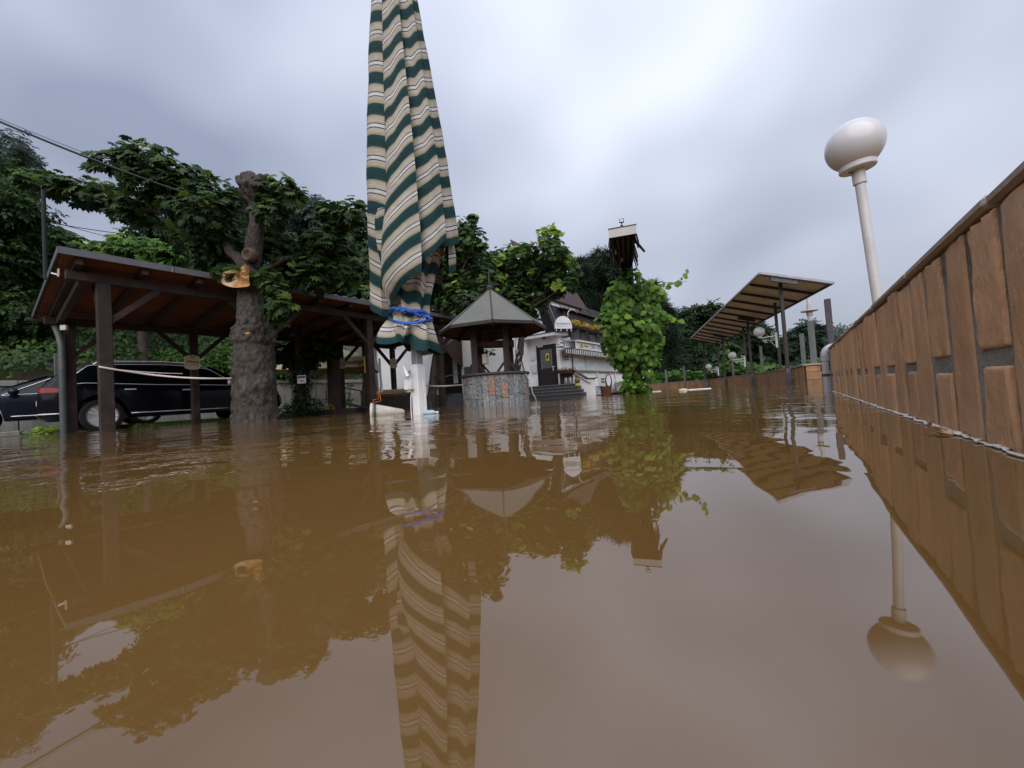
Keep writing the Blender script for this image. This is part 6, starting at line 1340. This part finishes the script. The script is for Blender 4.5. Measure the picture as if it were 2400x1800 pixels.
# pollards in front of the house
LM_ch2 = leafmat('leaf_chestnut_tipped', [(.010, .023, .008), (.017, .038, .011), (.026, .058, .014), (.042, .086, .02), (.07, .14, .026), (.28, .40, .05)], .3)
tb = [(1060, 545, 36), (1085, 565, 40), (1108, 600, 42), (1045, 600, 45), (1085, 640, 48), (1125, 650, 40), (1040, 660, 45), (1080, 700, 42), (1005, 680, 38), (1030, 720, 34), (1015, 620, 40), (1115, 560, 22), (1105, 525, 14), (1108, 508, 8), (990, 720, 30), (970, 690, 34), (960, 640, 34)]
tree('clipped_chestnut', 'dark clipped chestnut just right of the parasol, with one upright sprig on top', tb, 12.6, 'palm', .165, 54, LM_ch2, 1003, .17, .03, .7, bark=M_bark)
tc2 = [(1150, 620, 34), (1185, 605, 32), (1220, 600, 30), (1165, 660, 42), (1215, 645, 42), (1255, 640, 40), (1290, 590, 38), (1285, 560, 26), (1300, 610, 42), (1325, 640, 34), (1303, 662, 38), (1250, 685, 40), (1200, 700, 44), (1160, 705, 34), (1205, 735, 36), (1240, 725, 30), (1180, 745, 30), (1335, 665, 18), (1240, 590, 22)]
t_ = tree('clipped_chestnut', 'broad clipped chestnut with pale young shoots before the white house', tc2, 14.6, 'palm', .165, 52, LM_ch2, 1196, .17, .07, .7, bark=M_bark)
P3, N3 = [], []
for x, y in ((1268, 545), (1282, 540), (1290, 536), (1300, 545), (1312, 548), (1275, 560), (1200, 590), (1210, 582), (1222, 585), (1165, 615), (1180, 600), (1178, 650), (1172, 655), (1305, 668), (1312, 672), (1245, 640), (1330, 605)):
    for _ in range(7): P3.append(tuple(W(x+random.uniform(-7, 7), y+random.uniform(-6, 6), 13.9)))
k = len(P3); leaves('young_shoots', 'palm', np.array(P3), np.tile(np.array(tuple(EY*.5+zf*.6)), (k, 1))+RNG.normal(size=(k, 3))*.4, RNG.uniform(.13, .2, k), leafmat('leaf_young', [(.14, .24, .03), (.22, .35, .05), (.32, .45, .07)], .45), t_, RNG.normal(size=(k, 3))+np.array([0, 0, .5]), kind='stuff')
# behind the carport and at the far left
tree('left_tree', 'tall dark tree filling the left edge above the carport roof', [(10, 480, 60), (-40, 430, 80), (45, 490, 32), (20, 560, 60), (-30, 620, 90), (60, 640, 60), (10, 700, 80), (-60, 760, 90), (75, 720, 45), (40, 790, 60)], 13.5, 'spray', .34, 55, LM_ch, 10, .3, jit=1.2)
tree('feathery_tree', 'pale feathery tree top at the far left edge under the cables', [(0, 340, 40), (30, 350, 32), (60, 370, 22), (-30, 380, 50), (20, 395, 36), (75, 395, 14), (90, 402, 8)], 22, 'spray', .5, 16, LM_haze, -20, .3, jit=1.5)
tree('shrub_tree', 'broad shrub with a yellow green top left of the carport roof corner', [(60, 570, 40), (110, 560, 38), (150, 575, 38), (190, 590, 34), (225, 605, 28), (90, 620, 45), (150, 620, 40), (30, 600, 40), (115, 680, 50), (60, 690, 50)], 15.5, 'palm', .24, 36, LM_ch2, 120, .15, .10, 1.)
tree('roofside_tree', 'leafy tree with bright green top showing just over the carport roof', [(250, 590, 30), (290, 580, 34), (335, 585, 34), (375, 590, 34), (415, 600, 30), (440, 615, 24), (300, 610, 40), (380, 625, 40), (230, 600, 18)], 14.5, 'palm', .23, 40, leafmat('leaf_lightgreen', [(.02, .05, .013), (.035, .085, .018), (.06, .13, .022), (.10, .20, .03), (.17, .30, .045)], .35), 340, .16, .15, .6)
tree('back_tree', 'dark tree behind the roofside tree, seen through the chestnut arms', [(360, 540, 45), (400, 520, 50), (440, 560, 55), (480, 600, 60), (340, 580, 40), (520, 560, 50), (540, 500, 40), (560, 560, 50), (500, 520, 40)], 19, 'spray', .4, 34, LM_far, 440, .28)
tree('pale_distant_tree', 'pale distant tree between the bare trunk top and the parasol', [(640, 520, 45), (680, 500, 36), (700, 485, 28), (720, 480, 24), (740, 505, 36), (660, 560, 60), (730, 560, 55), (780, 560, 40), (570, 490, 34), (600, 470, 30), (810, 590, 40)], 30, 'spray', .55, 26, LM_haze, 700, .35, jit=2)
tree('mass_tree', 'thick dark tree behind the right half of the carport roof', [(640, 660, 50), (700, 650, 55), (760, 640, 55), (820, 640, 50), (860, 600, 45), (880, 650, 50), (850, 690, 50), (900, 700, 50), (930, 660, 50), (780, 690, 45), (940, 720, 40), (840, 580, 30), (900, 590, 45), (930, 610, 45), (960, 760, 30)], 14.5, 'palm', .22, 34, LM_ch, 860, .22)
# pines behind the cafe and trees beyond the terrace
tree('pine', 'open-crowned pine behind the cafe roof', [(1400, 615, 24), (1425, 610, 22), (1380, 640, 26), (1350, 660, 26), (1410, 650, 28), (1440, 640, 22), (1370, 690, 28), (1410, 690, 24), (1440, 670, 20), (1345, 700, 22), (1360, 620, 18), (1395, 730, 28), (1430, 720, 22)], 33, 'needle', .75, 26, LM_pine, 1400, .3, jit=2)
tree('conifer', 'dark conifer rising just right of the vine column', [(1535, 705, 20), (1545, 735, 26), (1555, 770, 30), (1545, 800, 34), (1560, 830, 36), (1530, 850, 36), (1575, 850, 32), (1530, 670, 12)], 34, 'needle', .8, 34, LM_pine, 1545, .3, jit=1.5)
tree('broadleaf_tree', 'tall loose broadleaf tree between the conifer and the shelter roof', [(1600, 765, 26), (1620, 745, 28), (1650, 740, 26), (1668, 730, 22), (1610, 800, 36), (1650, 790, 40), (1680, 770, 32), (1640, 835, 36), (1600, 850, 34), (1690, 820, 36), (1670, 850, 34), (1585, 820, 24)], 37, 'spray', .6, 32, LM_far, 1640, .35, jit=2)
tree('broadleaf_tree', 'mid green broadleaf tree behind the shelter posts', [(1720, 800, 34), (1750, 785, 34), (1775, 780, 26), (1795, 820, 30), (1760, 830, 40), (1715, 840, 34), (1800, 850, 26)], 45, 'spray', .7, 30, LM_far, 1755, .35, jit=2)
tree('round_tree', 'rounded evergreen tree behind the grey posts near the tiled wall', [(1880, 795, 34), (1900, 785, 28), (1865, 815, 36), (1900, 820, 38), (1925, 810, 22), (1880, 840, 38), (1915, 840, 26), (1850, 840, 26), (1930, 828, 12), (1840, 815, 14)], 42, 'spray', .55, 48, LM_pine, 1888, .35, jit=1.5)
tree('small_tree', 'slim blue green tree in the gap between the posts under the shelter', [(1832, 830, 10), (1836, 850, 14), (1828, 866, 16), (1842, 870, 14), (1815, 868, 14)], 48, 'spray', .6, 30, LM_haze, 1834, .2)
for i, (bl_, lab, d) in enumerate((([(1570, 880, 12), (1590, 877, 14), (1612, 880, 13), (1548, 886, 12), (1530, 890, 12), (1515, 893, 11), (1634, 880, 13)], 'bright low shrubs along the terrace wall beside the vine column', 30), ([(1690, 862, 16), (1712, 858, 18), (1732, 860, 18), (1752, 864, 14), (1700, 835, 14), (1680, 870, 14), (1668, 866, 16)], 'bright green shrub between the two farther globe lamps', 24), ([(1775, 864, 14), (1795, 866, 15), (1815, 866, 14), (1835, 868, 12), (1850, 866, 10), (1760, 868, 12)], 'bright shrubs behind the wall under the nearest globe lamp', 20), ([(1878, 852, 10), (1866, 856, 13), (1884, 858, 8), (1852, 862, 10)], 'rounded grey green bush beside the square posts', 17), ([(1898, 850, 9), (1910, 846, 8), (1920, 850, 9), (1890, 852, 7)], 'yellow green bush behind the wall pillar', 15))):
    tree('shrub', lab, bl_, d, 'palm' if i != 3 else 'spray', .26 if i < 3 else .16, 60, [LM_bright, LM_bright, LM_bright, LM_haze, MATS['leaf_lightgreen']][i], None, .05, .3 if i != 3 else None, .5, cat='shrub')
# wooded far bank closing the view
k = 26000; xx = RNG.uniform(-70, 60, k); zz = RNG.random(k)**1.3; top = 4.5+2.2*np.sin(xx*.23)+1.5*np.sin(xx*.61+1)+.8*np.sin(xx*1.7)
P = np.stack([xx, 62+RNG.normal(size=k)*2+zz*3+.15*np.abs(xx), .2+zz*np.clip(top, 2.5, 9)], 1)
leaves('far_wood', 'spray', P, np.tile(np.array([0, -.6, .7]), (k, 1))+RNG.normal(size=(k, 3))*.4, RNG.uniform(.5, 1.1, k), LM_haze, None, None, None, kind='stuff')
